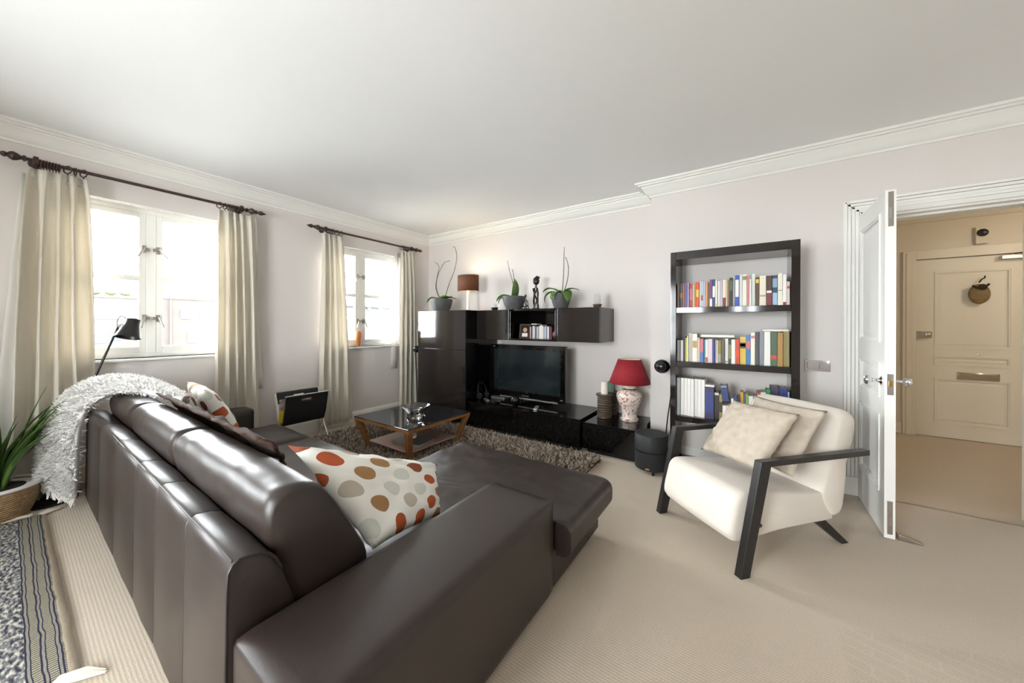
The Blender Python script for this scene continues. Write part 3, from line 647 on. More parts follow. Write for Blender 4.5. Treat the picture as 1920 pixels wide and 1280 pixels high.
# local x = across the chair (towards the far arm), local y = -(depth): depth axis is (0.671, 0.742)
def L2(s, b, z): return Vector((s, -b, z))
def Cfn(prof_pts, s0, s1, r=.05, K=22, puffy=.012):
    """upholstered body: closed section in (b, z) swept across the chair with soft rounded ends"""
    pts = []; k = len(prof_pts)
    for i in range(k):
        p0, p1, p2, p3 = [Vector(prof_pts[(i + d) % k]) for d in (-1, 0, 1, 2)]
        for t in (0, .25, .5, .75): pts.append(.5 * ((2 * p1) + (-p0 + p2) * t + (2 * p0 - 5 * p1 + 4 * p2 - p3) * t * t + (-p0 + 3 * p1 - 3 * p2 + p3) * t ** 3))
    c = sum(pts, Vector((0, 0))) / len(pts); rows = []
    for q in range(K + 1):
        u = q / K * 2 - 1; e = (1 - abs(u)) * (s1 - s0) / 2; u2 = math.copysign(1 - (1 - abs(u)) ** 1.6, u); e = (1 - abs(u2)) * (s1 - s0) / 2
        ins = r - math.sqrt(max(0, r * r - max(0, r - e) ** 2)); s = (s0 + s1) / 2 + u2 * (s1 - s0) / 2
        row = []
        for p in pts:
            d = p - c; d2 = d * (1 - ins / max(d.length, .02) * .9) + d.normalized() * puffy * (1 - u2 * u2); row.append(L2(s, c.x + d2.x, c.y + d2.y))
        rows.append(row)
    mb = MB(); mb.grid(rows, closed=True); n = len(pts); mb.f += [tuple(range(n)), tuple(K * n + j for j in range(n))]; mb.mi += [0, 0]; return mb
seat_p = [(.015, .15), (.0, .19), (.02, .28), (.04, .345), (.07, .372), (.12, .378), (.30, .36), (.50, .335), (.66, .32), (.70, .25), (.69, .19), (.67, .17), (.50, .165), (.25, .148), (.05, .135)]
weld(Cfn(seat_p, .055, .575, .03, puffy=.006).build('seat', 'cream_fabric', ch, smooth=70))
back_p = [(.585, .30), (.61, .42), (.655, .55), (.70, .68), (.725, .735), (.765, .755), (.81, .75), (.835, .72), (.83, .66), (.80, .52), (.765, .36), (.735, .22), (.715, .185), (.68, .18), (.64, .20)]
weld(Cfn(back_p, .045, .585, .05, puffy=.008).build('backrest', 'cream_fabric', ch, smooth=70))
for s in (.012, .612):
    fr = MB(); hw = .02
    # leg and arm rail as one bent flat bar
    A = [(-.005, 0), (.05, 0), (.178, .528), (.845, .528), (.845, .556), (.118, .556)]
    n = len(A); vs = [L2(s - hw, *q) for q in A] + [L2(s + hw, *q) for q in A]
    fr.add(vs[:], [(0, 1, 2, 5), (5, 2, 3, 4)][:0], 0)
    fr = MB()
    fr.add(vs, [(0, 1, 2, 5), (2, 3, 4, 5), (6, 11, 8, 7), (8, 11, 10, 9)] + [(i, i + 6, (i + 1) % 6 + 6, (i + 1) % 6) for i in range(6)])
    fr.build('arm_frame', 'chair_frame', ch, smooth=0, bevel=.003)
for s in (.10, .53):
    vs = [L2(s - .018, .555, .18), L2(s + .018, .555, .18), L2(s + .018, .635, .18), L2(s - .018, .635, .18)]
    vs = [L2(s - .015, .795, 0), L2(s + .015, .795, 0), L2(s + .015, .845, 0), L2(s - .015, .845, 0)] + vs
    MB().hexa(vs).build('rear_leg', 'chair_frame', ch, smooth=0, bevel=.003)
for zz in (.22, .28): MB().tube([L2(.056, .16, zz), L2(.03, .155, zz)], .010, 10).build('bolt', 'ribbed_bronze', ch)
def CW(s, b, z): return (-.026 - .742 * s + .671 * b, 2.003 + .671 * s + .742 * b, z)
tag(pillow('scatter_cushion', 'linen', [CW(.52, .50, .735), CW(.06, .45, .755), CW(.08, .22, .46), CW(.56, .28, .41)], .055, wr=.012, wf=22), 'plain beige linen cushion in front on the cream armchair', 'cushion')
tag(pillow('scatter_cushion', 'linen', [CW(.47, .63, .765), CW(.02, .585, .775), CW(.035, .37, .44), CW(.50, .42, .40)], .045, wr=.012, wf=18, seed=5), 'plain beige linen cushion tucked behind another against the armchair back', 'cushion')

# ================================================================== CURTAINS AND RODS
def curtain(label, top, bot, z0, z1, folds, seed, lining_edge=None, amp=.034):
    c = thing('curtain', label, 'curtain', group=None)
    nU, nV = folds * 14, 30; rows = []
    for j in range(nV + 1):
        v = j / nV; row = []; ee = v ** .8
        for i in range(nU + 1):
            u = i / nU; y = (top[0] * (1 - ee) + bot[0] * ee) * (1 - u) + (top[1] * (1 - ee) + bot[1] * ee) * u
            ph = 2 * math.pi * folds * (u + .025 * math.sin(v * 3 + seed) + .02 * math.sin(u * 9 + seed)); a = amp * (.55 + .45 * min(1, v * 4)) * (1 - .25 * math.cos(seed * 3 + u * 7))
            hd = max(0, 1 - v / .05)
            x = -4.02 + a * math.sin(ph) * (1 - .4 * hd) + .006 * math.sin(2.3 * ph + v * 6 + seed)
            row.append((x, y + .35 * a * math.cos(ph) * (1 - hd), z1 * (1 - v) + z0 * v))
        rows.append(row)
    MB().grid(rows).build('cloth', 'curtain', c, smooth=80, solid=.004)
    # gathered heading tape
    hr = [[(q[0] - .006, q[1], q[2]) for q in rows[0]], [(q[0] - .006, q[1], q[2] - .06) for q in rows[0]]]
    MB().grid(hr).build('heading_tape', 'curtain_lining', c, smooth=80, solid=.002)
    if lining_edge is not None:
        y0t, y1t, y0b, y1b, zl = lining_edge; lr = []
        for j in range(13):
            v = j / 12; z = (z1 - .03) * (1 - v) + zl * v; a, b = y0t * (1 - v) + y0b * v, y1t * (1 - v) + y1b * v
            lr.append([(-4.09 + .006 * math.sin(k * 1.1 + seed), a + (b - a) * k / 6, z) for k in range(7)])
        MB().grid(lr).build('lining', 'curtain_lining', c, smooth=80, solid=.003)
    return c
curtain('cream curtain with wide folds beside the potted plant', (.07, .325), (-.01, .36), .02, 2.283, 4, 1, (.05, .09, -.07, .03, .30), .045)
curtain('cream curtain with white lining edge between sofa arm and magazine rack', (1.085, 1.385), (1.055, 1.43), .02, 2.283, 5, 2.2, (1.30, 1.38, 1.38, 1.475, .575))
curtain('long cream curtain reaching the rug behind the magazine rack', (2.03, 2.275), (1.985, 2.40), .06, 2.275, 4, 3.1)
curtain('narrow cream curtain next to the tall gloss cabinet', (3.115, 3.34), (3.085, 3.44), .02, 2.275, 4, 4.4, (3.06, 3.13, 3.0, 3.10, .62), .03)
def rod(label, y0, y1, z, rings):
    r = thing('curtain_rod', label, 'curtain rod', (-4.02, y0, z)); L = y1 - y0
    MB().tube([(0, .1, 0), (0, L - .1, 0)], .0125, 12).build('pole', 'dark_wood', r)
    fin = [(.0125, 0), (.02, .004), (.02, .012), (.012, .02), (.024, .036), (.030, .052), (.024, .066), (.012, .076), (.018, .082), (.018, .09), (.010, .1), (.020, .115), (.021, .13), (.012, .148), (.004, .165), (.001, .172)]
    MB().lathe(fin, (0, .13, 0), 16, (0, -1, 0)).build('finial', 'dark_wood', r); MB().lathe(fin, (0, L - .13, 0), 16, (0, 1, 0)).build('finial', 'dark_wood', r)
    for y in (.165, L - .165):
        MB().tube([(0, y, 0), (-.1, y, 0)], .010, 10).lathe([(.03, 0), (.03, .008), (.018, .014)], (-.1, y, 0), 16, (1, 0, 0)).lathe([(.013, -.012), (.03, -.008), (.03, .012), (.013, .016)], (0, y, 0), 14, (0, 1, 0)).build('bracket', 'dark_wood', r)
    for y, tilt in rings:
        c_ = Vector((0, y - y0, -.012)); pts = []
        for k in range(17):
            a = 2 * math.pi * k / 16; pts.append(c_ + Vector((math.cos(a) * .026, math.sin(tilt) * math.cos(a) * .02, math.sin(a) * .026)))
        MB().tube(pts, .0042, 6).tube([c_ + Vector((0, 0, -.028)), c_ + Vector((0, 0, -.04))], .003, 6).build('ring', 'dark_wood', r)
    return r
rod('long dark turned-wood curtain rod above the wide window', -.06, 1.43, 2.335, [(.125 + .013 * k, .15) for k in range(7)] + [(.24, .9), (.275, .2), (.312, .8)] + [(1.10, .8), (1.14, .3)] + [(1.165 + .014 * k, .1) for k in range(6)])
rod('short dark turned-wood curtain rod above the window nearest the gloss cabinet', 1.90, 3.46, 2.327, [(2.085 + .014 * k, .1) for k in range(6)] + [(2.20, .7), (2.25, .4)] + [(3.13, .8)] + [(3.17 + .014 * k, .15) for k in range(6)])
# terracotta vase on the sill
tag(MB().lathe([(.018, 0), (.024, .03), (.034, .10), (.039, .15), (.036, .178), (.026, .192), (.012, .197), (.010, .19)], (0, 0, 0), 20).build('vase', 'terracotta', loc=(-4.19, 2.58, WZ0 + .001)), 'tapered orange terracotta vase on the window sill', 'vase')

# ================================================================== GLOSS WALL UNITS
tc_ = thing('tall_cabinet', 'tall dark high-gloss cabinet beside the window curtain', 'cabinet', (-3.2, 3.4, 0))
def part(mb, name, m, root, **kw):
    o = mb.build(name, m, None, **kw); o.parent = root; o.matrix_parent_inverse = Matrix.Translation(tuple(-Vector(root.location))); return o
CX0, CX1, CF = -3.62, -2.775, 3.08
part(MB().box(CX0, CX1, CF + .02, YT - .02, 0, 1.41), 'body', 'black_gloss', tc_, smooth=0, bevel=.002)
part(MB().box(CX0 + .002, CX1 - .002, CF, CF + .018, .93, 1.408), 'door', 'brown_gloss', tc_, smooth=0, bevel=.002)
part(MB().box(CX0 + .002, CX1 - .002, CF, CF + .018, .03, .926), 'door', 'brown_gloss', tc_, smooth=0, bevel=.002)
UF, UZ0, UZ1 = 3.275, 1.055, 1.41
def wall_cab(x0, x1, label):
    t = thing('wall_cabinet', label, 'cabinet', ((x0 + x1) / 2, 3.5, UZ0), group=None)
    part(MB().box(x0, x1, UF + .02, YT - .001, UZ0, UZ1), 'body', 'brown_gloss', t, smooth=0, bevel=.002)
    part(MB().box(x0 + .002, x1 - .002, UF, UF + .018, UZ0 + .002, UZ1 - .002), 'door', 'brown_gloss', t, smooth=0, bevel=.002); return t
wall_cab(-2.77, -2.287, 'wall-hung gloss cabinet with plain door between tall cabinet and open shelf')
wall_cab(-1.664, -1.20, 'wall-hung gloss cabinet at the free end above the television')
t = thing('open_wall_shelf', 'open black wall shelf box holding a photo and small books', 'shelf', (-1.975, 3.5, UZ0))
for nm, b in (('bottom_board', (-2.285, -1.666, UF, YT - .001, UZ0, UZ0 + .02)), ('top_board', (-2.285, -1.666, UF, YT - .001, UZ1 - .02, UZ1)), ('side_board', (-2.285, -2.265, UF, YT - .001, UZ0 + .02, UZ1 - .02)), ('side_board', (-1.686, -1.666, UF, YT - .001, UZ0 + .02, UZ1 - .02)), ('back_board', (-2.265, -1.686, YT - .02, YT - .001, UZ0 + .02, UZ1 - .02))):
    part(MB().box(*b), nm, 'black_gloss', t, smooth=0, bevel=.0015)
BF = 3.11
def bench(x0, x1, zt, fronts, label, f=BF):
    t = thing('low_media_bench', label, 'bench', ((x0 + x1) / 2, 3.45, 0))
    part(MB().box(x0, x1, f + .02, YT - .02, .04, zt - .02), 'body', 'black_gloss', t, smooth=0, bevel=.002)
    part(MB().box(x0, x1, f, YT - .02, zt - .018, zt), 'top', 'black_gloss', t, smooth=0, bevel=.002)
    part(MB().box(x0 + .03, x1 - .03, f + .05, YT - .03, 0, .04), 'plinth', 'black_satin', t, smooth=0)
    k = (x1 - x0) / fronts
    for i in range(fronts): part(MB().box(x0 + i * k + .002, x0 + (i + 1) * k - .002, f + .001, f + .019, .045, zt - .021), 'drawer_front', 'black_gloss', t, smooth=0, bevel=.002)
bench(-2.77, -1.33, .32, 2, 'long low black gloss bench carrying the television')
bench(-1.32, -.785, .295, 1, 'short low black gloss bench under the red lamp', 3.14)

# television
tv = thing('television', 'flat black plasma television with silver lower edge', 'television', (-2.14, 3.45, .32))
part(MB().box(-2.65, -1.632, 3.41, 3.47, .365, .995), 'bezel', 'black_gloss', tv, smooth=0, bevel=.006)
part(MB().box(-2.595, -1.69, 3.4085, 3.411, .445, .945), 'screen', 'tv_screen', tv, smooth=0)
part(MB().box(-2.50, -1.72, 3.402, 3.412, .362, .377), 'silver_strip', 'silver', tv, smooth=0, bevel=.002)
part(MB().box(-2.42, -1.86, 3.30, 3.56, .321, .331), 'stand_base', 'black_gloss', tv, smooth=0, bevel=.004)
part(MB().box(-2.22, -2.06, 3.44, 3.48, .331, .40), 'stand_neck', 'black_gloss', tv, smooth=0, bevel=.004)
part(MB().box(-2.30, -1.98, 3.475, 3.53, .45, .9), 'rear_housing', 'black_satin', tv, smooth=0, bevel=.01)
text_mesh('brand_lettering', 'Panasonic', .026, 'silver', tv, Matrix.Translation((.0, -.0415, .085)) @ Matrix.Rotation(R(90), 4, 'X'))
part(MB().box(-1.69, -1.66, 3.4085, 3.4105, .40, .412), 'logo_mark', 'silver', tv, smooth=0); part(MB().box(-2.61, -2.585, 3.4085, 3.4105, .968, .976), 'logo_mark', 'silver', tv, smooth=0)
# things on the bench
tag(MB().ball((0, 0, .058), .055, 12).lathe([(.03, 0), (.034, .004), (.02, .01)], n=16).build('centre_speaker', 'speaker_black', loc=(-2.17, 3.245, .3205)), 'small glossy black ball speaker in front of the television', 'speaker')
for nm, x, y, rz, m, lb in (('remote_control', -1.90, 3.255, 20, 'silver', 'silver remote control in front of the television'), ('remote_control', -2.50, 3.245, 70, 'black_satin', 'black remote control lying nearest the tall cabinet'), ('remote_control', -2.60, 3.27, 55, 'silver', 'grey remote control crossing the pile on the media bench')):
    r_ = thing(nm, lb, 'remote', (x, y, .3205), R(rz)); MB().box(-.022, .022, -.075, .075, 0, .016).build('case', m, r_, bevel=.005)
    for k in range(4): MB().lathe([(.004, .0), (.004, .0025), (.001, .003)], (-.010 + .020 * (k % 2), .02 - .03 * (k // 2), .016), 8).build('button', 'black_matte', r_)
r_ = thing('router', 'small upright black router box with yellow cable beside the television', 'router', (-2.69, 3.55, .3205))
MB().box(-.018, .018, -.07, .07, .006, .19).build('case', 'black_matte', r_, bevel=.005); MB().box(-.035, .035, -.05, .05, 0, .007).build('foot', 'black_satin', r_, bevel=.002)
MB().tube([(.02, .0, .09), (.05, -.02, .10), (.07, -.03, .06), (.06, -.03, .005)], .004, 8).build('cable', 'yellow', r_)
h_ = thing('headphones', 'black headphones leaning against the tall cabinet side', 'headphones', (-2.735, 3.33, .3205))
MB().tube([(.03, -.075, .05), (.01, -.08, .11), (-.01, -.05, .175), (-.018, 0, .195), (-.01, .05, .175), (.01, .08, .11), (.03, .075, .05)], .007, 8).build('headband', 'black_satin', h_)
for sg in (-1, 1): MB().lathe([(.002, -.018), (.034, -.016), (.04, 0), (.034, .016), (.002, .018)], (.03, sg * .07, .041), 16, (0, 1, 0)).build('ear_cup', 'black_matte', h_)
tag(MB().box(-.10, .10, -.06, .06, 0, .03).build('set_top_box', 'silver', loc=(-2.53, 3.45, .3205), bevel=.004), 'slim grey set-top box beneath the corner of the television', 'set-top box')

# on top of the units ----------------------------------------------
ZT = 1.411
def leafstrip(mb, base, d, L, w, droop, n=9, fold=.25, tipw=.1, lift=.5, mi=0, seed=0, wf=None):
    d = Vector((d[0], d[1], 0)).normalized(); sd = Vector((-d.y, d.x, 0)); rows = []; base = Vector(base); p = base.copy(); ang = lift
    for i in range(n):
        t = i / (n - 1); ww = w * (wf(t) if wf else max(tipw * .3, math.sin(math.pi * min(1, t * .82 + .18)) ** .7 if t < .999 else .02))
        up = Vector((0, 0, 1)) * math.cos(ang) - d * math.sin(ang)
        rows.append([p - sd * ww / 2 + up * ww * fold * .5, p, p + sd * ww / 2 + up * ww * fold * .5])
        p = p + (d * math.cos(ang) + Vector((0, 0, 1)) * math.sin(ang)) * L / (n - 1); ang -= droop / (n - 1)
    return mb.grid(rows, mi)
def orchid(label, loc, r0, h, leaves, stems):
    o = thing('potted_orchid', label, 'plant', loc)
    MB().lathe([(r0 * .58, 0), (r0 * .66, .004), (r0 * .85, h * .4), (r0 * .97, h * .75), (r0, h), (r0 * .93, h), (r0 * .88, h * .8), (r0 * .8, h * .78)], n=28).build('pot', 'pot_grey', o)
    MB().lathe([(r0 * .86, h * .8), (r0 * .5, h * .84), (.001, h * .86)], n=16).build('soil', 'soil', o)
    for a, L, w_, dr, li in leaves: leafstrip(MB(), (math.cos(R(a)) * .015, math.sin(R(a)) * .015, h * .84), (math.cos(R(a)), math.sin(R(a))), L, w_ * 1.2, dr, lift=li).build('leaf', 'leaf', o, smooth=60, solid=.003)
    for st in stems:
        q = catmull(st, 4); k = len(q); ob = MB().tube([Vector(p) for p in q], [.005 * (1 - .5 * i / k) for i in range(k)], 6)
        for i in range(4, k, 5): ob.ball(q[i], .006, 5)
        ob.build('stem', 'twig', o)
    return o
orchid('orchid with three bare curling stems in grey pot on tall cabinet', (-3.43, 3.32, ZT), .15, .165, [(200, .24, .075, 2.0, .8), (185, .12, .05, 1.8, 1.0), (-15, .26, .11, .9, .55), (20, .22, .09, 1.1, .6)],
       [[(.0, 0, .14), (-.09, 0, .3), (-.10, .01, .45), (-.03, .01, .58), (.06, 0, .66), (.16, 0, .67)], [(-.02, 0, .14), (-.11, 0, .32), (-.08, 0, .5), (-.06, .01, .62), (-.15, .01, .69)], [(.05, 0, .14), (.13, 0, .34), (.23, .0, .52), (.28, 0, .70), (.25, 0, .83), (.21, 0, .85)]])
orchid('orchid with upright leaf and two bare stems in grey pot', (-2.31, 3.42, ZT), .14, .16, [(190, .26, .07, 1.9, .7), (205, .24, .06, 2.4, .7), (170, .24, .10, .5, 1.9), (215, .16, .07, 1.8, .7)],
       [[(.0, 0, .13), (-.01, 0, .3), (-.06, .0, .45), (-.10, .0, .60)], [(.01, 0, .13), (.0, .01, .3), (-.02, .01, .45), (-.03, .0, .49)]])
orchid('broad-leaved orchid with one tall stem in grey pot by end cabinet', (-1.69, 3.42, ZT), .112, .165, [(180, .26, .075, 2.0, 1.1), (200, .25, .075, 2.8, .8), (-5, .24, .06, 1.6, .9), (-40, .26, .10, 2.9, .8), (160, .20, .05, 2.4, .9), (-100, .2, .07, 2.6, .8)],
       [[(.01, 0, .13), (.03, 0, .35), (.035, 0, .55), (.04, 0, .67)], [(.02, 0, .14), (.07, 0, .28), (.09, 0, .42), (.07, 0, .52), (.05, 0, .56)]])
# lamp with brown drum shade
lp = thing('table_lamp', 'white column lamp with brown drum shade on the tall cabinet', 'lamp', (-3.04, 3.42, ZT))
MB().lathe([(.06, 0), (.06, .012), (.019, .016), (.019, .30), (.008, .31)], n=20).build('stand', 'gloss_white', lp)
dr = []
for zz in (.262, .468): dr.append([(.155 * math.cos(2 * math.pi * k / 40), .11 * math.sin(2 * math.pi * k / 40), zz) for k in range(40)])
MB().grid(dr, closed=True).build('shade', 'lamp_brown', lp, smooth=60, solid=.004)
dr = [[(q[0] * .975, q[1] * .975, q[2]) for q in r] for r in dr]; MB().grid(dr, closed=True).build('shade_lining', 'lamp_inner', lp, smooth=60, solid=.001)
MB().ball((0, 0, .355), .03, 8).build('bulb', 'lamp_inner', lp)
bl = bpy.data.lights.new('lamp_bulb_light', 'POINT'); bl.energy = .07; bl.color = (1, .78, .5); bl.shadow_soft_size = .03
o = bpy.data.objects.new('lamp_bulb_light', bl); COL.objects.link(o); o.parent = lp; o.location = (0, 0, .41)
# carved figures
cv = thing('carved_figure', 'tall dark openwork carved wooden figure between the orchids', 'figurine', (-2.02, 3.44, ZT))
mb = MB()
for ph in (0, 2.1, 4.2):
    mb.tube([(.032 * math.cos(ph + z * 14) * (1 - .2 * math.sin(z * 12)), .024 * math.sin(ph + z * 14), z * .94) for z in np.linspace(.012, .26, 14)], .0095, 7)
mb.tube([(-.02, 0, .01), (-.025, 0, .12), (-.018, 0, .25)], .010, 7).tube([(.022, 0, .01), (.026, 0, .12), (.018, 0, .25)], .010, 7)
mb.build('openwork_body', 'carving', cv); MB().lathe([(.048, 0), (.048, .014), (.034, .018)], n=16).build('base', 'carving', cv)
MB().tube([(0, 0, .245), (0, 0, .285)], .014, 8).build('neck', 'carving', cv)
MB().ball((.004, 0, .325), .042, 10, (.95, .8, 1.05)).tube([(-.02, 0, .345), (.02, 0, .366), (.045, 0, .362)], [.02, .024, .012], 8).build('head', 'carving', cv)
sv = thing('carved_figure', 'small seated thin carved figure with bent arms beside the tall carving', 'figurine', (-2.135, 3.40, ZT))
MB().box(-.05, .05, -.025, .025, 0, .014).build('base', 'carving', sv, bevel=.003)
MB().tube([(0, 0, .014), (.004, 0, .06), (0, 0, .12)], [.014, .009, .011], 8).build('torso', 'carving', sv)
MB().ball((0, 0, .158), .017, 8, (.8, .8, 1.2)).tube([(0, 0, .12), (0, 0, .15)], .006, 6).build('head', 'carving', sv)
for sg in (-1, 1):
    MB().tube([(0, 0, .118), (sg * .03, -.005, .095), (sg * .042, -.01, .05), (sg * .02, -.012, .028)], .0055, 6).build('arm', 'carving', sv)
    MB().tube([(0, 0, .02), (sg * .03, -.015, .05), (sg * .055, -.02, .018)], .007, 6).build('leg', 'carving', sv)
for x, lb, g_ in ((-2.555, 'low dark candle dish with clear glass by the upright-leaf orchid', .05), (-1.27, 'dark candle dish under clear glass dome on end cabinet', .115)):
    c_ = thing('candle_dish', lb, 'candle holder', (x, 3.36 if x < -2 else 3.40, ZT)); MB().lathe([(.036, 0), (.040, .02), (.047, .026), (.047, .034), (.03, .034)], n=20).build('dish', 'ribbed_bronze' if x > -2 else 'black_satin', c_)
    MB().lathe([(.030, .034), (.034, .05), (.032, .034 + g_ * .8), (.012, .034 + g_), (.001, .034 + g_ * 1.01)], n=20).build('glass', 'frosted', c_)
    MB().lathe([(.013, .034), (.013, .034 + g_ * .4), (.002, .034 + g_ * .42)], n=12).build('candle', 'candle_white', c_)
# photo frame and small books in the open shelf
pf = thing('photo_frame', 'dark framed portrait photo in the open wall shelf', 'photo frame', (-2.15, 3.40, UZ0 + .021), R(8)); pf.rotation_euler = (R(-8), 0, R(6))
MB().box(-.07, .07, 0, .012, 0, .018).box(-.07, .07, 0, .012, .152, .17).box(-.07, -.052, 0, .012, .018, .152).box(.052, .07, 0, .012, .018, .152).build('frame', 'dark_wood', pf, smooth=0, bevel=.002)
MB().box(-.052, .052, .004, .008, .018, .152).build('print', 'soil', pf, smooth=0)
MB().lathe([(.027, 0), (.027, .001), (.001, .0012)], (.002, .004, .098), 18, (0, -1, 0)).build('printed_face', 'skin_print', pf, smooth=0)
MB().box(-.035, .037, .0028, .004, .02, .062).build('printed_shoulders', 'paper', pf, smooth=0)
def book(name, label, x, yf, z, w, h, d, col, rz=0, tilt=0, band=None, group=None, paper=True, cat='book'):
    """upright book, spine facing -y; origin at the lower left of the spine"""
    key = 'cover_' + col
    if key not in M: mat(key, col, .5)
    b = thing(name, label, cat, (x, yf, z), R(rz), group); b.rotation_euler = (0, R(tilt), R(rz)); t = min(.003, w * .18)
    mb = MB().box(0, w, 0, t, 0, h).box(0, t, t, d, 0, h).box(w - t, w, t, d, 0, h); mb.build('cover', key, b, smooth=0, bevel=min(.0012, w * .1), seg=1)
    MB().box(t, w - t, t, d - .004, .003, h - .004).build('pages', 'paper', b, smooth=0)
    for (z0, z1, c2) in band or []:
        k2 = 'cover_' + c2
        if k2 not in M: mat(k2, c2, .5)
        MB().box(w * .06, w * .94, -.0007, .0005, h * z0, h * z1).build('spine_label', k2, b, smooth=0)
    return b
small = [('B9A6A0', 'dusty pink'), ('6E1F2A', 'dark red'), ('D5D8DC', 'pale grey'), ('C9CDD2', 'light grey'), ('3A3D4A', 'charcoal'), ('C2C6C4', 'silver grey'), ('8F9398', 'mid grey'), ('E0DED8', 'off-white'), ('E6D6C0', 'cream'), ('DDD0CF', 'rose white'), ('9B9AA8', 'lilac grey'), ('B8BCC4', 'blue grey'), ('70747C', 'slate'), ('E4E4E2', 'white'), ('35323A', 'black'), ('7A2E38', 'maroon')]
x = -2.075
for i, (c_, nm) in enumerate(small):
    w_ = .0165; h_ = .135 + .012 * ((i * 7) % 5) / 4 + (.02 if nm == 'cream' else 0)
    if x + w_ > -1.69: break
    book('disc_case', 'thin %s disc case in the open wall shelf%s' % (nm, ', next to the photo frame' if i == 0 else ', beside the %s one' % small[i - 1][1]), x, 3.40, UZ0 + .021, w_, h_, .12, c_, cat='disc case', group='disc cases in the open wall shelf'); x += w_ + .0012
tag(MB().lathe([(.001, 0), (.02, .0), (.036, .03), (.04, .05), (.034, .075), (.02, .085), (.012, .10), (.001, .102)], n=16).build('ornament', 'dark_wood', loc=(-1.74, 3.40, UZ0 + .021)), 'round dark red ornament at the end of the disc cases', 'ornament')
book('flat_book', 'cream book lying flat on top of the disc cases', -2.06, 3.41, UZ0 + .178, .07, .015, .1, 'D8C8BE', cat='book')

# red lamp and candle holders --------------------------------------
LZ = .2955
rl = thing('table_lamp', 'table lamp with red cone shade and red floral ceramic base', 'lamp', (-.965, 3.475, LZ))
MB().lathe([(.085, 0), (.088, .006), (.088, .018), (.078, .024), (.07, .05), (.074, .09), (.095, .15), (.118, .205), (.124, .24), (.115, .27), (.085, .292), (.062, .302), (.06, .312), (.068, .318), (.06, .33), (.05, .345), (.02, .35)], n=32).build('ceramic_base', 'toile', rl)
MB().lathe([(.062, .3), (.066, .306), (.062, .312)], n=24).build('neck_ring', 'ribbed_bronze', rl)
MB().lathe([(.012, .35), (.012, .42)], n=10).build('stem', 'brass', rl); MB().ball((0, 0, .46), .03, 8).build('bulb', 'lamp_inner', rl)
ring = lambda r, z, n=48: [(r * math.cos(2 * math.pi * k / n), r * math.sin(2 * math.pi * k / n), z) for k in range(n)]
MB().grid([ring(.195, .365), ring(.107, .60)], closed=True).build('shade', 'red_shade', rl, smooth=60, solid=.003)
MB().grid([ring(.1925, .366), ring(.1045, .599)], closed=True).build('shade_lining', 'lamp_inner', rl, smooth=60, solid=.001)
def holder(x, y, label, h, cm, ch_):
    t = thing('candle_holder', label, 'candle holder', (x, y, LZ)); prof = [(.07, 0)]
    k = 9
    for i in range(k):
        z0 = .008 + (h - .03) * i / k; dz = (h - .03) / k; r_ = .074 - .004 * i / k; prof += [(r_ * .92, z0), (r_, z0 + dz * .3), (r_, z0 + dz * .7), (r_ * .92, z0 + dz)]
    prof += [(.07, h - .02), (.085, h - .012), (.085, h), (.04, h)]
    MB().lathe(prof, n=28).build('ribbed_stand', 'ribbed_bronze', t)
    c_ = MB().lathe([(.034, h), (.034, h + ch_), (.03, h + ch_ + .003), (.001, h + ch_ - .002)], n=20).build('candle', cm, t); MB().tube([(0, 0, h + ch_ - .003), (0, .001, h + ch_ + .01)], .0012, 5).build('wick', 'black_matte', c_)
holder(-1.205, 3.44, 'ribbed bronze holder with tall white candle on the short bench', .235, 'candle_white', .125)
holder(-1.20, 3.61, 'ribbed bronze holder with green candle behind the white candle', .235, 'candle_green', .10)

# speakers ----------------------------------------------------------
sw = thing('subwoofer', 'black cylindrical subwoofer on short feet beside the low bench', 'subwoofer', (-.672, 3.075, 0))
MB().lathe([(.10, .035), (.128, .037), (.131, .045), (.131, .178), (.127, .18)], n=40).build('lower_body', 'black_matte', sw); MB().lathe([(.127, .18), (.127, .186)], n=40).build('groove', 'black_gloss', sw)
MB().lathe([(.127, .186), (.131, .189), (.131, .312), (.126, .319), (.115, .32), (.001, .318)], n=40).build('upper_body', 'black_matte', sw)
for k in range(3): MB().lathe([(.012, 0), (.009, .037)], (.1 * math.cos(k * 2.09 + .9), .1 * math.sin(k * 2.09 + .9), 0), 10).build('foot', 'black_satin', sw)
MB().box(-.015, .015, -.134, -.130, .05, .06).build('indicator', 'terracotta', sw, smooth=0)
def satellite(x, y, z, label, side, r_=.066):
    t = thing('ball_speaker', label, 'speaker', (x, y, 0))
    b = MB().ball((0, 0, z), r_, 14, (1, .95, .95)).build('ball', 'speaker_black', t); MB().lathe([(r_ * .7, 0), (r_ * .6, .008), (.001, .006)], (-r_ * .2 * 0, -r_ * .66, z), 20, (0, -1, 0)).build('grille', 'black_matte', b)
    MB().tube(catmull([(r_ * .8 * side, .01, z + .02), (r_ * 1.05 * side, .02, z - .03), (r_ * 1.05 * side, .03, z - .25), (r_ * .6 * side, .03, z - .5), (r_ * .2 * side, .03, .02)], 6), .006, 8).build('stand_pole', 'black_satin', t)
    MB().lathe([(.075, 0), (.075, .008), (.02, .02), (.008, .03)], (r_ * .2 * side, .03, 0), 24).build('stand_foot', 'black_satin', t)
satellite(-.637, 3.33, .86, 'black ball speaker on thin stand between bench and bookcase', 1)
satellite(-3.715, 3.14, .90, 'black ball speaker on thin stand between curtain and tall cabinet', -1, .05)

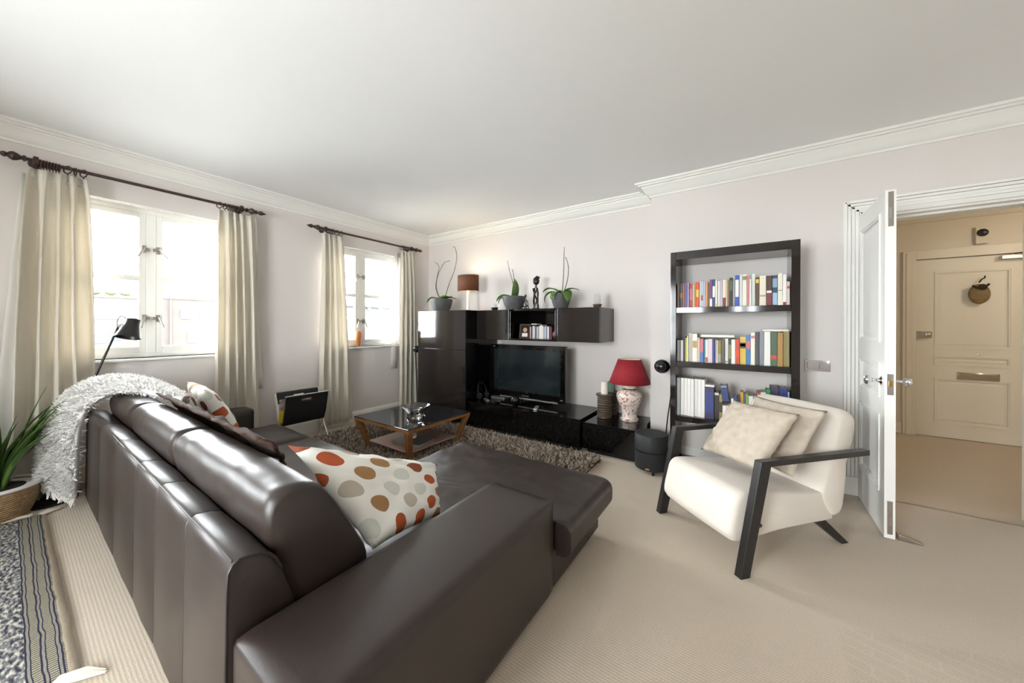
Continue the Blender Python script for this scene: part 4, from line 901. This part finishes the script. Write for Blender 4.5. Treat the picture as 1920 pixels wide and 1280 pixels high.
# ================================================================== BOOKCASE
bk = thing('bookcase', 'tall open-backed dark gloss bookcase with three rows of books', 'bookcase', (-.115, 3.3, 0))
KX0, KX1, KF, KB = -.538, .306, 3.15, 3.485
part(MB().box(KX0, KX0 + .043, KF, KB, 0, 1.84), 'side_panel', 'brown_gloss', bk, smooth=0, bevel=.002); part(MB().box(KX1 - .05, KX1, KF, KB, 0, 1.84), 'side_panel', 'brown_gloss', bk, smooth=0, bevel=.002)
part(MB().box(KX0 + .043, KX1 - .05, KF, KB, 1.775, 1.84), 'top_panel', 'brown_gloss', bk, smooth=0, bevel=.002)
SHZ = [1.378, .93, .478, .06]
for z_ in SHZ: part(MB().box(KX0 + .043, KX1 - .05, KF + .004, KB, z_ - .046, z_), 'shelf', 'brown_gloss', bk, smooth=0, bevel=.002)
NAMES = {'5B3A24': 'brown', '2F4A55': 'dark teal', 'A5622F': 'rust', '5A5390': 'violet', '9C97B5': 'pale lilac', 'B5442E': 'brick red', 'CBB99B': 'beige', '9C8A52': 'olive', 'DB4A1C': 'bright orange', 'B9C6DA': 'icy blue', '8FA9C4': 'sky blue', 'A9BAC6': 'grey blue', 'D6876A': 'salmon', '8A8650': 'moss', '6C4678': 'purple', '2E3A6E': 'navy', 'E3DFCE': 'ivory', 'E6E3DD': 'white', 'BFB2C4': 'mauve', 'DDD5C0': 'cream', 'B58D60': 'tan', '232425': 'black', '9A9892': 'grey', '2E4FA8': 'royal blue', 'C97F85': 'rose', 'D5DCD0': 'mint white', '5A3F2E': 'chestnut', '4A2A22': 'dark chocolate', '2F4766': 'steel blue', 'D3C0BC': 'blush',
         '77706E': 'stone', 'C9C2CC': 'lavender grey', '3B2A2C': 'dark maroon', 'C3BF45': 'lime', 'C2B8A2': 'sand', 'C9707F': 'pink', '2D8A96': 'turquoise', 'D9C4C8': 'shell pink', '2F3F8A': 'cobalt', 'A7A3C8': 'periwinkle', '8E7D2C': 'mustard', '5B534A': 'umber', '2F4444': 'bottle green', 'C0452F': 'vermilion', 'DDBC4A': 'yellow', '3E79B8': 'blue', '4B4A4D': 'charcoal', '8C949C': 'pewter', '4A6148': 'sage green', 'A57F45': 'ochre', '9A8A55': 'khaki', '9A9A98': 'ash', '3B3554': 'aubergine', '3A332C': 'espresso', 'C79A2F': 'gold', '6FA345': 'grass green', 'A9C4DE': 'pale blue', 'D2622C': 'orange', '2E7A43': 'emerald', '2F3C7A': 'indigo'}
ROWS = [
 [(45, '5B3A24', .2), (43, '2F4A55', .2, [(.4, .62, 'A5622F')]), (35, 'A5622F', .203), (47, '5A5390', .205), (27, '9C97B5', .203), (55, 'B5442E', .195, [(.3, .8, 'C9707F')]), (28, 'CBB99B', .19), (25, '9C8A52', .192), (50, 'DB4A1C', .205, [(.4, .7, 'DDBC4A')]), (25, 'E6E3DD', .208), (35, 'B9C6DA', .213, [(.25, .45, 'A5622F')]), (35, 'A9BAC6', .208), (40, 'D6876A', .205), (22, '8A8650', .195), (43, '6C4678', .22, [(.02, .3, 'E6E3DD')]), (45, '2E3A6E', .22, [(.35, .75, 'E6E3DD')]), (30, 'E3DFCE', .212, [(.02, .12, 'DDBC4A')]), (40, 'E6E3DD', .205), (35, 'BFB2C4', .21), (55, 'DDD5C0', .212, [(.0, .33, '6E1F2A')]), (22, 'CBB99B', .208), (22, 'B58D60', .212), (50, '232425', .225, [(.55, .9, '4A6148')]), (30, '9A9892', .215), (60, '2E4FA8', .24, [(.3, .85, 'E6E3DD')]), (45, 'E6E3DD', .243), (65, 'E3DFCE', .245, [(.82, .94, '8A8650')]), (35, 'C97F85', .232), (25, 'E6E3DD', .205), (55, 'D5DCD0', .245), (55, '5A3F2E', .215, [(.8, .93, 'DDBC4A')]), (95, 'DDD5C0', .225, [(.3, .36, '9A9892')]), (80, '4A2A22', .22, [(.42, .5, 'E6E3DD'), (.02, .4, '7A2E38')]), (75, '2F4766', .222, [(.02, .42, 'A9C4DE'), (.6, .9, '8FA9C4')]), (65, 'E3DFCE', .235, [(.45, .48, '9A9892')]), (50, 'E6E3DD', .225, [(.0, .1, '7A2E38')]), (40, 'D3C0BC', .17, [(.7, .8, 'C0452F')])],
 [(52, '77706E', .175), (46, 'C9C2CC', .175), (34, '3B2A2C', .205), (25, 'C3BF45', .195), (18, 'E6E3DD', .21), (60, 'C2B8A2', .235), (80, 'E6E3DD', .23, [(.5, .75, 'B58D60')]), (40, 'CBB99B', .20), (55, 'C9707F', .19, [(.0, .42, '3E79B8')]), (20, '2D8A96', .185), (43, 'E6E3DD', .185, [(.02, .22, 'C0452F')]), (67, 'D9C4C8', .19), (30, '2F3F8A', .19), (20, 'A7A3C8', .187), (23, 'DDD5C0', .182), (47, '8E7D2C', .182, [(.05, .4, '9A9892')]), (50, '5B534A', .185), (50, 'E6E3DD', .195, [(.05, .1, '9A9892')]), (40, '2F4444', .185, [(.2, .8, '8A8650')]), (57, 'E6E3DD', .19), (58, 'C0452F', .195, [(.25, .55, 'DB4A1C')]), (90, 'DDBC4A', .21, [(.58, .8, '5B534A'), (.65, .76, 'D9C4C8')]), (60, '3E79B8', .228, [(.52, .8, 'C9707F')]), (60, 'E3DFCE', .245, [(.82, .9, 'C9707F')]), (50, '4B4A4D', .248), (65, '8C949C', .25), (85, 'E6E3DD', .253), (85, '4A6148', .25, [(.2, .32, 'C0452F')]), (70, 'A57F45', .248), (83, '9A8A55', .255)],
 [(60, '9A9A98', .31)] + [(55, 'E6E3DD', .31)] * 7 + [(145, '3B3554', .255, [(.18, .85, '2F3C7A')]), (75, '3A332C', .215, [(.9, .99, 'DDD5C0')]), (50, '9A8A55', .205, [(.3, .7, '3A332C')]), (55, 'E6E3DD', .12), (30, 'D9C4C8', .125), (35, 'CBB99B', .13), (35, 'E6E3DD', .18), (50, '2F3F8A', .195, [(.4, .8, '8FA9C4')]), (40, '232425', .19, [(.3, .8, 'E6E3DD')]), (45, 'C79A2F', .235), (25, '6C4678', .225), (40, '6FA345', .225), (65, 'E6E3DD', .215), (45, 'A9C4DE', .215), (50, 'D2622C', .24), (70, 'D5DCD0', .25), (60, '2E7A43', .275), (110, '3B3554', .29, [(.62, .68, 'C79A2F')]), (110, '2F3C7A', .29, [(.6, .66, 'C79A2F')]), (20, 'A9C4DE', .27)]]
RN = ['top', 'middle', 'lower']
x0_, x1_ = KX0 + .046, KX1 - .054
for ri, row in enumerate(ROWS):
    tot = sum(r[0] for r in row); k_ = (x1_ - x0_) / (tot + 4 * len(row)); x = x0_; seen = {}
    for bi, r in enumerate(row):
        w_ = r[0] * k_; c_ = r[1]; nm = NAMES[c_]; d_ = .13 + .03 * ((bi * 5) % 3)
        prev = NAMES[row[bi - 1][1]] if bi else 'left post'; nxt = NAMES[row[bi + 1][1]] if bi + 1 < len(row) else 'right post'
        grp = 'books on the %s bookcase shelf' % RN[ri]
        if ri == 2 and c_ == 'E6E3DD' and r[2] == .31: lab = 'tall white slipcased volume in a matching row on the lower bookcase shelf'
        else: lab = '%s book on the %s bookcase shelf between the %s and %s ones' % (nm, RN[ri], prev, nxt)
        if not bi: lab = '%s book at the start of the %s bookcase shelf' % (nm, RN[ri])
        if bi + 1 == len(row): lab = '%s book at the end of the %s bookcase shelf' % (nm, RN[ri])
        book('book', lab, x, KF + .035 + .006 * ((bi * 3) % 4), SHZ[ri] + .0005, w_, r[2], d_, c_, band=r[3] if len(r) > 3 else None, group=grp)
        x += w_ + 4 * k_
kx = lambda u: x0_ + (u - 150) / 1650 * (x1_ - x0_)
def flat_book(label, xa, xb, y0, y1, z_, t_, col):
    key = 'cover_' + col
    if key not in M: mat(key, col, .5)
    b = thing('flat_book', label, 'book', ((xa + xb) / 2, (y0 + y1) / 2, z_)); hx, hy = (xb - xa) / 2, (y1 - y0) / 2
    MB().box(-hx, hx, -hy, hy, 0, .0025).box(-hx, hx, -hy, hy, t_ - .0025, t_).box(-hx, -hx + .0025, -hy, hy, .0025, t_ - .0025).build('cover', key, b, smooth=0)
    MB().box(-hx + .0025, hx - .004, -hy + .003, hy - .003, .0025, t_ - .0025).build('pages', 'paper', b, smooth=0)
flat_book('pale green book lying across the middle shelf books', kx(535), kx(1060), KF + .045, KF + .16, SHZ[1] + .204, .022, '9DB5A2')
flat_book('flat grey book lying on the tallest middle shelf books', kx(1440), kx(1790), KF + .045, KF + .16, SHZ[1] + .2565, .016, 'A9ACB2')
flat_book('flat white book lying on the thick aubergine volume', kx(610), kx(760), KF + .045, KF + .15, SHZ[2] + .2565, .016, 'E0DEE4')
book('book', 'navy book leaning on top of the short books on the lower shelf', kx(880), KF + .04, SHZ[2] + .150, .045, .13, .10, '2F3C6A', tilt=-7, band=[(.85, .95, '8C949C')], group='books on the lower bookcase shelf')

# ================================================================== COFFEE TABLE, RUG
RUGZ = .012
ct = thing('coffee_table', 'square oak coffee table with dark glass top on the shag rug', 'table', (-2.785, 2.32, RUGZ))
TX0, TX1, TY0, TY1, TZ = -3.19, -2.38, 1.92, 2.72, .33
part(MB().box(TX0, TX1, TY0, TY1, TZ - .008, TZ), 'glass_top', 'smoked_glass', ct, smooth=0, bevel=.002)
for b in ((TX0, TX1, TY0, TY0 + .03), (TX0, TX1, TY1 - .03, TY1), (TX0, TX0 + .03, TY0 + .03, TY1 - .03), (TX1 - .03, TX1, TY0 + .03, TY1 - .03)):
    part(MB().box(b[0] + .002, b[1] - .002, b[2] + .002, b[3] - .002, TZ - .038, TZ - .0085), 'apron_rail', 'oak', ct, smooth=0, bevel=.003)
for sx in (0, 1):
    for sy in (0, 1):
        a, b = (TX1, TX0)[1 - sx], (TY1, TY0)[1 - sy]; ix, iy = (-1 if sx else 1), (-1 if sy else 1)
        top = (a + ix * .03, b + iy * .03, TZ - .038); bot = (a + ix * .105, b + iy * .105, RUGZ)
        t_ = .027; vs = [(q[0] + dx * w_, q[1] + dy * w_, q[2]) for q, w_ in ((bot, .020), (top, .028)) for dx, dy in ((-1, -1), (1, -1), (1, 1), (-1, 1))]
        part(MB().hexa(vs), 'leg', 'oak', ct, smooth=0, bevel=.004)
part(MB().box(TX0 + .10, TX1 - .10, TY0 + .10, TY1 - .10, .075, .087), 'lower_shelf', 'pale_shelf', ct, smooth=0, bevel=.002)
# crystal bowl: square flaring dish on a narrow waist
def sq(r, z, n=40, p=3.2):
    out = []
    for k in range(n):
        a = 2 * math.pi * k / n + math.pi / 4; c_, s_ = math.cos(a), math.sin(a); q = (abs(c_) ** p + abs(s_) ** p) ** (-1 / p); out.append((r * q * c_, r * q * s_, z))
    return out
bw = MB().grid([sq(.001, 0), sq(.075, 0), sq(.078, .008), sq(.062, .04), sq(.09, .08), sq(.125, .115), sq(.119, .115), sq(.083, .083), sq(.05, .05), sq(.001, .045)], closed=True).build('crystal_bowl', 'crystal', loc=(-2.66, 2.24, TZ + .0005), smooth=30)
tag(bw, 'square clear crystal bowl standing on the coffee table', 'bowl')
tag(MB().box(-.17, .17, -.12, .12, 0, .018).build('laptop', 'laptop', loc=(-2.70, 2.25, .0875), bevel=.004), 'closed silver laptop on the lower shelf of the coffee table', 'laptop').rotation_euler = (0, 0, R(8))
tag(MB().ball((0, 0, .045), .045, 12).build('glass_ball', 'crystal', loc=(-2.70, 2.23, .106)), 'clear glass ball on the laptop beneath the coffee table', 'glass ball')
rug = thing('shag_rug', 'thick brown and cream shaggy rug under the coffee table', 'rug', (-2.45, 2.3, 0))
RX0, RX1, RY0, RY1 = -3.78, -1.10, 1.48, 3.045
part(MB().prism([(RX0, RY0), (-1.90, RY0), (-1.90, 2.04), (RX1, 2.04), (RX1, RY1), (RX0, RY1)], 'z', .0005, RUGZ), 'backing', 'brown_cloth', rug, smooth=0)
n = 62000; P = np.stack([rng.uniform(RX0, RX1, n), rng.uniform(RY0, RY1, n), np.full(n, .010)], 1)
keep = np.ones(n, bool)
for sx in (TX0 + .105, TX1 - .105):
    for sy in (TY0 + .105, TY1 - .105): keep &= ~((abs(P[:, 0] - sx) < .024) & (abs(P[:, 1] - sy) < .024))
keep &= ~((P[:, 0] > -1.90) & (P[:, 1] < 2.03))
P = P[keep]; n = len(P)
pal = np.array([srgb(c)[:3] for c in ('6E5D50', '91806F', 'AE9E8D', 'CBBEAF', 'DDD3C6', '4A3C32')]); cl_ = pal[rng.choice(6, n, p=[.2, .22, .2, .18, .1, .1])]
pile = tufts('pile', P, np.tile([0, 0, 1.], (n, 1)), .05, .0042, cl_, rug, lean=.5); pile.matrix_parent_inverse = Matrix.Translation(tuple(-Vector(rug.location)))

# magazine rack ------------------------------------------------------
mr = thing('magazine_rack', 'black leather sling magazine rack on crossed chrome legs', 'magazine rack', (-3.80, 1.73, RUGZ))
Y0, Y1 = -.20, .20
for y_ in (Y0 - .004, Y1 + .004):
    MB().tube([(.10, y_, .51), (.05, y_, .30), (-.02, y_, .16), (-.12, y_, .006)], .006, 8).build('leg_frame', 'chrome', mr)
    MB().tube([(-.12, y_, .53), (-.06, y_, .31), (.02, y_, .16), (.12, y_, .006)], .006, 8).build('leg_frame', 'chrome', mr)
def sling(pts, name):
    rows = [[(q[0], y_, q[1]) for y_ in np.linspace(Y0, Y1, 15)] for q in pts]; return rows
fp = catmull([(.092, .50, 0), (.072, .40, 0), (.055, .30, 0), (.03, .225, 0), (.0, .205, 0)], 5); front = [(q.x, q.y) for q in fp]
def panel_with_slot(pts, name, sx):
    mb = MB(); k = len(pts); ys = list(np.linspace(Y0, Y1, 17)); z = lambda q: q[1]; fs = []
    for i, q in enumerate(pts):
        for y_ in ys: mb.v.append((q[0], y_, q[1]))
    for i in range(k - 1):
        for j in range(16):
            if i == 2 and 6 <= j <= 9: continue
            mb.f.append((i * 17 + j, i * 17 + j + 1, (i + 1) * 17 + j + 1, (i + 1) * 17 + j)); mb.mi.append(0)
    return mb.build(name, 'black_matte', mr, smooth=60, solid=.005)
panel_with_slot(front, 'sling_panel', 1)
bp_ = catmull([(-.112, .525, 0), (-.085, .42, 0), (-.06, .31, 0), (-.03, .23, 0), (.0, .205, 0)], 5); panel_with_slot([(q.x, q.y) for q in bp_], 'sling_panel', -1)
for pts_, y_ in (((.098, .508), 0), ((-.118, .533), 0)): MB().tube([(pts_[0], Y0 - .01, pts_[1]), (pts_[0], Y1 + .01, pts_[1])], .006, 8).build('top_rail', 'chrome', mr)
for i, (m_, nm, lb, dx, hh) in enumerate((('magazine', 'magazine', 'magazine with reddish patterned cover standing in the rack', 0.0, .24), ('paper', 'magazine', 'white magazine standing at the back of the rack', -.035, .27), ('yellow', 'magazine', 'thin yellow booklet at the front of the rack', .028, .12))):
    g_ = MB().box(-.004, .004, -.15, .15, 0, hh).build(nm, m_, loc=(-3.80 + dx, 1.66 if i < 2 else 1.64, .245 + abs(dx) * .6), bevel=.001); tag(g_, lb, 'magazine', 'magazines in the rack'); g_.rotation_euler = (0, R(dx * 500), 0)

# floor lamp ---------------------------------------------------------
fl = thing('floor_lamp', 'slim black reading floor lamp between sofa and wide window', 'lamp', (-3.95, .17, 0))
MB().lathe([(.12, 0), (.12, .014), (.02, .022), (.01, .03)], n=28).build('base', 'black_satin', fl)
MB().tube([(0, 0, .02), (0, .075, .45), (0, .185, .80)], .011, 10).build('lower_pole', 'black_satin', fl); MB().tube([(0, .18, .79), (0, .305, 1.205)], .007, 10).build('upper_pole', 'black_satin', fl)
MB().tube([(0, .305, 1.20), (0, .315, 1.222), (0, .335, 1.225)], .008, 8).build('joint', 'chrome', fl)
ax = unit((.2, -.25, -1)); a0 = Vector((0, .385, 1.262))
MB().lathe([(.034, 0), (.040, .004), (.044, .05), (.075, .15), (.074, .15), (.042, .05), (.03, .01)], a0, 28, ax).build('shade', 'black_satin', fl)
MB().lathe([(.001, .05), (.03, .06), (.03, .09), (.001, .115)], a0, 16, ax).build('bulb', 'lamp_inner', fl)
MB().tube(catmull([(0, .30, 1.20), (0, .30, 1.25), (0, .32, 1.285), (0, .345, 1.265)], 6), .0022, 6).build('cable', 'cable', fl)

# potted plant in basket ----------------------------------------------
pl = thing('potted_plant', 'strappy green plant in a woven basket pot with white rim', 'plant', (-3.86, -.045, 0))
prof = [(.135, 0)]
for i in range(14): z_ = .012 + i * .0135; r_ = .128 + .052 * (i / 13) ** .8; prof += [(r_, z_), (r_ + .005, z_ + .005), (r_, z_ + .011)]
prof += [(.183, .205), (.168, .205), (.166, .17)]
MB().lathe(prof, n=40).build('basket', 'basket', pl); MB().lathe([(.184, .196), (.189, .203), (.185, .216), (.172, .216), (.168, .19)], n=40).build('rim', 'gloss_white', pl); MB().lathe([(.170, .19), (.1, .198), (.001, .2)], n=24).build('soil', 'soil', pl)
random.seed(3)
for k in range(64):
    a = random.uniform(0, 2 * math.pi); rr = random.uniform(.0, .07); L = random.uniform(.45, .88); li = random.uniform(1.1, 1.54); dr_ = random.uniform(.4, 1.8) * (1.2 if li < 1.1 else .8)
    dx, dy = math.cos(a), math.sin(a)
    if dy > .3: L *= .85; li = max(li, 1.28); dr_ *= .6
    if dx < -.1: dx = -.06; dy = math.copysign(1, dy); L *= .9
    base = (math.cos(a) * rr, math.sin(a) * rr, .196)
    leafstrip(MB(), base, (dx, dy), L, random.uniform(.026, .042), dr_, n=12, fold=.5, lift=li, wf=lambda t: (.55 + .45 * math.sin(math.pi * min(1, t * 1.2))) * (1 if t < .6 else max(.03, 1 - ((t - .6) / .4) ** 1.6))).build('leaf', random.choice(['leaf', 'leaf_dark', 'leaf_dark']), pl, smooth=70, solid=.0015)

# woven runner -----------------------------------------------------------
rn = thing('woven_runner', 'flat woven runner with navy wavy lines and fringed corners', 'rug', (-2.8, .145, 0))
rows = []
for i in range(91):
    x = -.915 + 1.775 * i / 90; row = []
    for j in range(25):
        y = -.75 + .75 * j / 24; edge = .006 * noise.noise(Vector((x * 9, 3, 0))) * (j / 24) ** 4 + .004 * math.sin(x * 2.2) * (j / 24)
        row.append((x + .008 * noise.noise(Vector((y * 9, 7, 0))), y + edge, .006 + .004 * max(0, noise.noise(Vector((x * 4, y * 5, 1))))))
    rows.append(row)
MB().grid(rows).build('cloth', 'woven', rn, smooth=80, solid=.005)
def tassel(x, y, ang, L):
    mb = MB(); d = Vector((math.cos(ang), math.sin(ang), 0)); s_ = Vector((-d.y, d.x, 0))
    for k in range(5):
        o_ = (k - 2) * .006; mb.tube([Vector((x, y, .010)) + s_ * o_, Vector((x, y, .013)) + d * L * .5 + s_ * o_ * 1.7, Vector((x, y, .005)) + d * L * random.uniform(.9, 1.1) + s_ * o_ * .6], [.005, .006, .002], 6)
    mb.build('tassel', 'fringe', rn)
tassel(.862, -.05, R(52), .13); tassel(-.915, -.02, R(120), .09); tassel(.862, -.12, R(58), .09); tassel(.862, -.20, R(48), .08)
for k in range(30): tassel(-.935, -.08 - k * .022, R(180 + random.uniform(-12, 12)), .035)

# small fittings -----------------------------------------------------------
sw = thing('switch_plate', 'polished chrome double wall plate beside the bookcase', 'switch plate', (.44, YP, .925))
MB().box(-.074, .074, -.006, -.0005, -.042, .042).build('plate', 'chrome', sw, bevel=.002)
for sx in (-.036, .036): MB().box(sx - .026, sx + .026, -.010, -.006, -.026, .026).build('rocker', 'chrome', sw, bevel=.002)
ds = thing('door_wedge', 'metal door stop on the hall side of the open door', 'door stop', (.735, 2.90, 0))
MB().hexa([(-.02, -.02, .002), (.08, -.02, .002), (.08, .02, .002), (-.02, .02, .002), (-.02, -.02, .035), (.08, -.02, .008), (.08, .02, .008), (-.02, .02, .035)]).build('wedge', 'brushed', ds, bevel=.003)
cap = thing('cap', 'khaki cap hanging on the hall front door', 'cap', (2.02, HY - .028, 1.615))
MB().ball((0, -.005, -.04), .078, 12, (.97, .42, 1.35)).build('crown', 'cap_cloth', cap)
MB().tube([(-.055, -.03, .05), (-.02, -.042, .02), (.03, -.044, .03), (.055, -.028, .06)], .010, 8).build('back_strap', 'cap_dark', cap); MB().tube([(0, 0, .08), (.015, -.01, .115), (.035, -.005, .125), (.04, .0, .15)], .006, 6).build('hanging_loop', 'cap_dark', cap)
MB().lathe([(.028, 0), (.032, .012), (.02, .016)], (.01, -.030, .03), 18, (0, -1, 0)).build('opening', 'cap_dark', cap)
dc = thing('door_chime', 'small cream box with black round sensor above the front door', 'chime', (2.04, HY, 2.19))
MB().box(-.045, .045, -.035, -.001, -.085, .095).build('case', 'hall_paint', dc, bevel=.004); MB().lathe([(.038, 0), (.040, .006), (.034, .02), (.015, .028), (.001, .028)], (.0, -.035, .03), 24, (0, -1, 0)).build('sensor', 'black_satin', dc)

# ================================================================== OUTSIDE
struct(box('ground_outside', 'asphalt', (-140, -8, -60, 60, -9.2, -9.0)))
def building(label, x, y0, y1, z0, z1, m, wins, roof=True):
    b = thing('brick_building', label, 'building', (x, (y0 + y1) / 2, z0))
    part(MB().box(x - 8, x, y0, y1, z0, z1), 'wall', m, b, smooth=0)
    part(MB().box(x - 8.1, x + .15, y0 - .1, y1 + .1, z1, z1 + .25), 'parapet', 'out_white', b, smooth=0)
    for (a, c_, za, zb, nx) in wins:
        f = part(MB().box(x, x + .08, a, c_, za, zb), 'window', 'out_white', b, smooth=0); k = (c_ - a - .1) / nx
        for i in range(nx): part(MB().box(x + .08, x + .1, a + .1 + i * k, a + (i + 1) * k, za + .1, zb - .1), 'pane', 'out_glass', f, smooth=0)
def at4(y): return y * 4
building('pale brick building with wide white windows seen through the wide window', -64, -14, 9.6, -9, 4.5, 'brick_pale', [(-8, -5, 1.9, 3.4, 3), (-3, 1, 1.9, 3.4, 3), (3.2, 5.2, 1.9, 3.4, 1), (5.4, 8.2, 1.9, 3.4, 3), (-7, -5, -1.0, .9, 2), (-3, 0, -1.0, .9, 2), (3.0, 8.0, -1.0, .9, 4)])
building('brown brick building with small sash windows seen through the wide window', -62, 11.2, 26, -9, 4.6, 'brick', [(12.9, 14.0, 2.0, 3.3, 1), (14.9, 15.9, 2.0, 3.3, 1), (19, 20.2, 2.0, 3.3, 1), (23, 24.2, 2.0, 3.3, 1), (13.6, 14.8, -1.2, .4, 1), (18.5, 19.8, -1.2, .4, 1)])
tag(MB().tube([(-61.7, 11.9, -9), (-61.7, 11.9, 4.5)], .12, 8).build('drainpipe', 'black_satin'), 'black drainpipe on the brown brick building', 'drainpipe')
random.seed(5)
for k in range(5):
    hb = thing('shrub', 'green shrub on the roof edge of the pale building', 'shrub', (-64.6, 3.4 + k * 1.25, 4.86), group='roof shrubs')
    mb = MB(); mb.ball((0, 0, .3), .5, 8, (1, 1.1, .6 + .2 * random.random()))
    mb.v = [tuple(Vector(q) * (1 + .18 * noise.noise(Vector(q) * 5 + Vector((k * 7, 0, 0))))) for q in mb.v]; mb.build('foliage', 'hedge', hb)
rf = thing('slate_roof', 'pale sloping slate roof outside the window with the orange vase', 'roof', (-20, 13, -9))
part(MB().prism([(-18, -3.0), (-23, 2.6), (-30, 2.6), (-30, -9), (-18, -9)], 'y', 8.5, 17, 0), 'roof_slope', 'slate', rf, smooth=0)
part(MB().box(-23.2, -22.6, 8.4, 17.1, 2.55, 2.75), 'ridge', 'out_white', rf, smooth=0)
part(MB().beam((-18.0, 13.6, -2.9), (-22.9, 14.9, 2.58), .25, .12), 'flashing', 'out_white', rf, smooth=0)
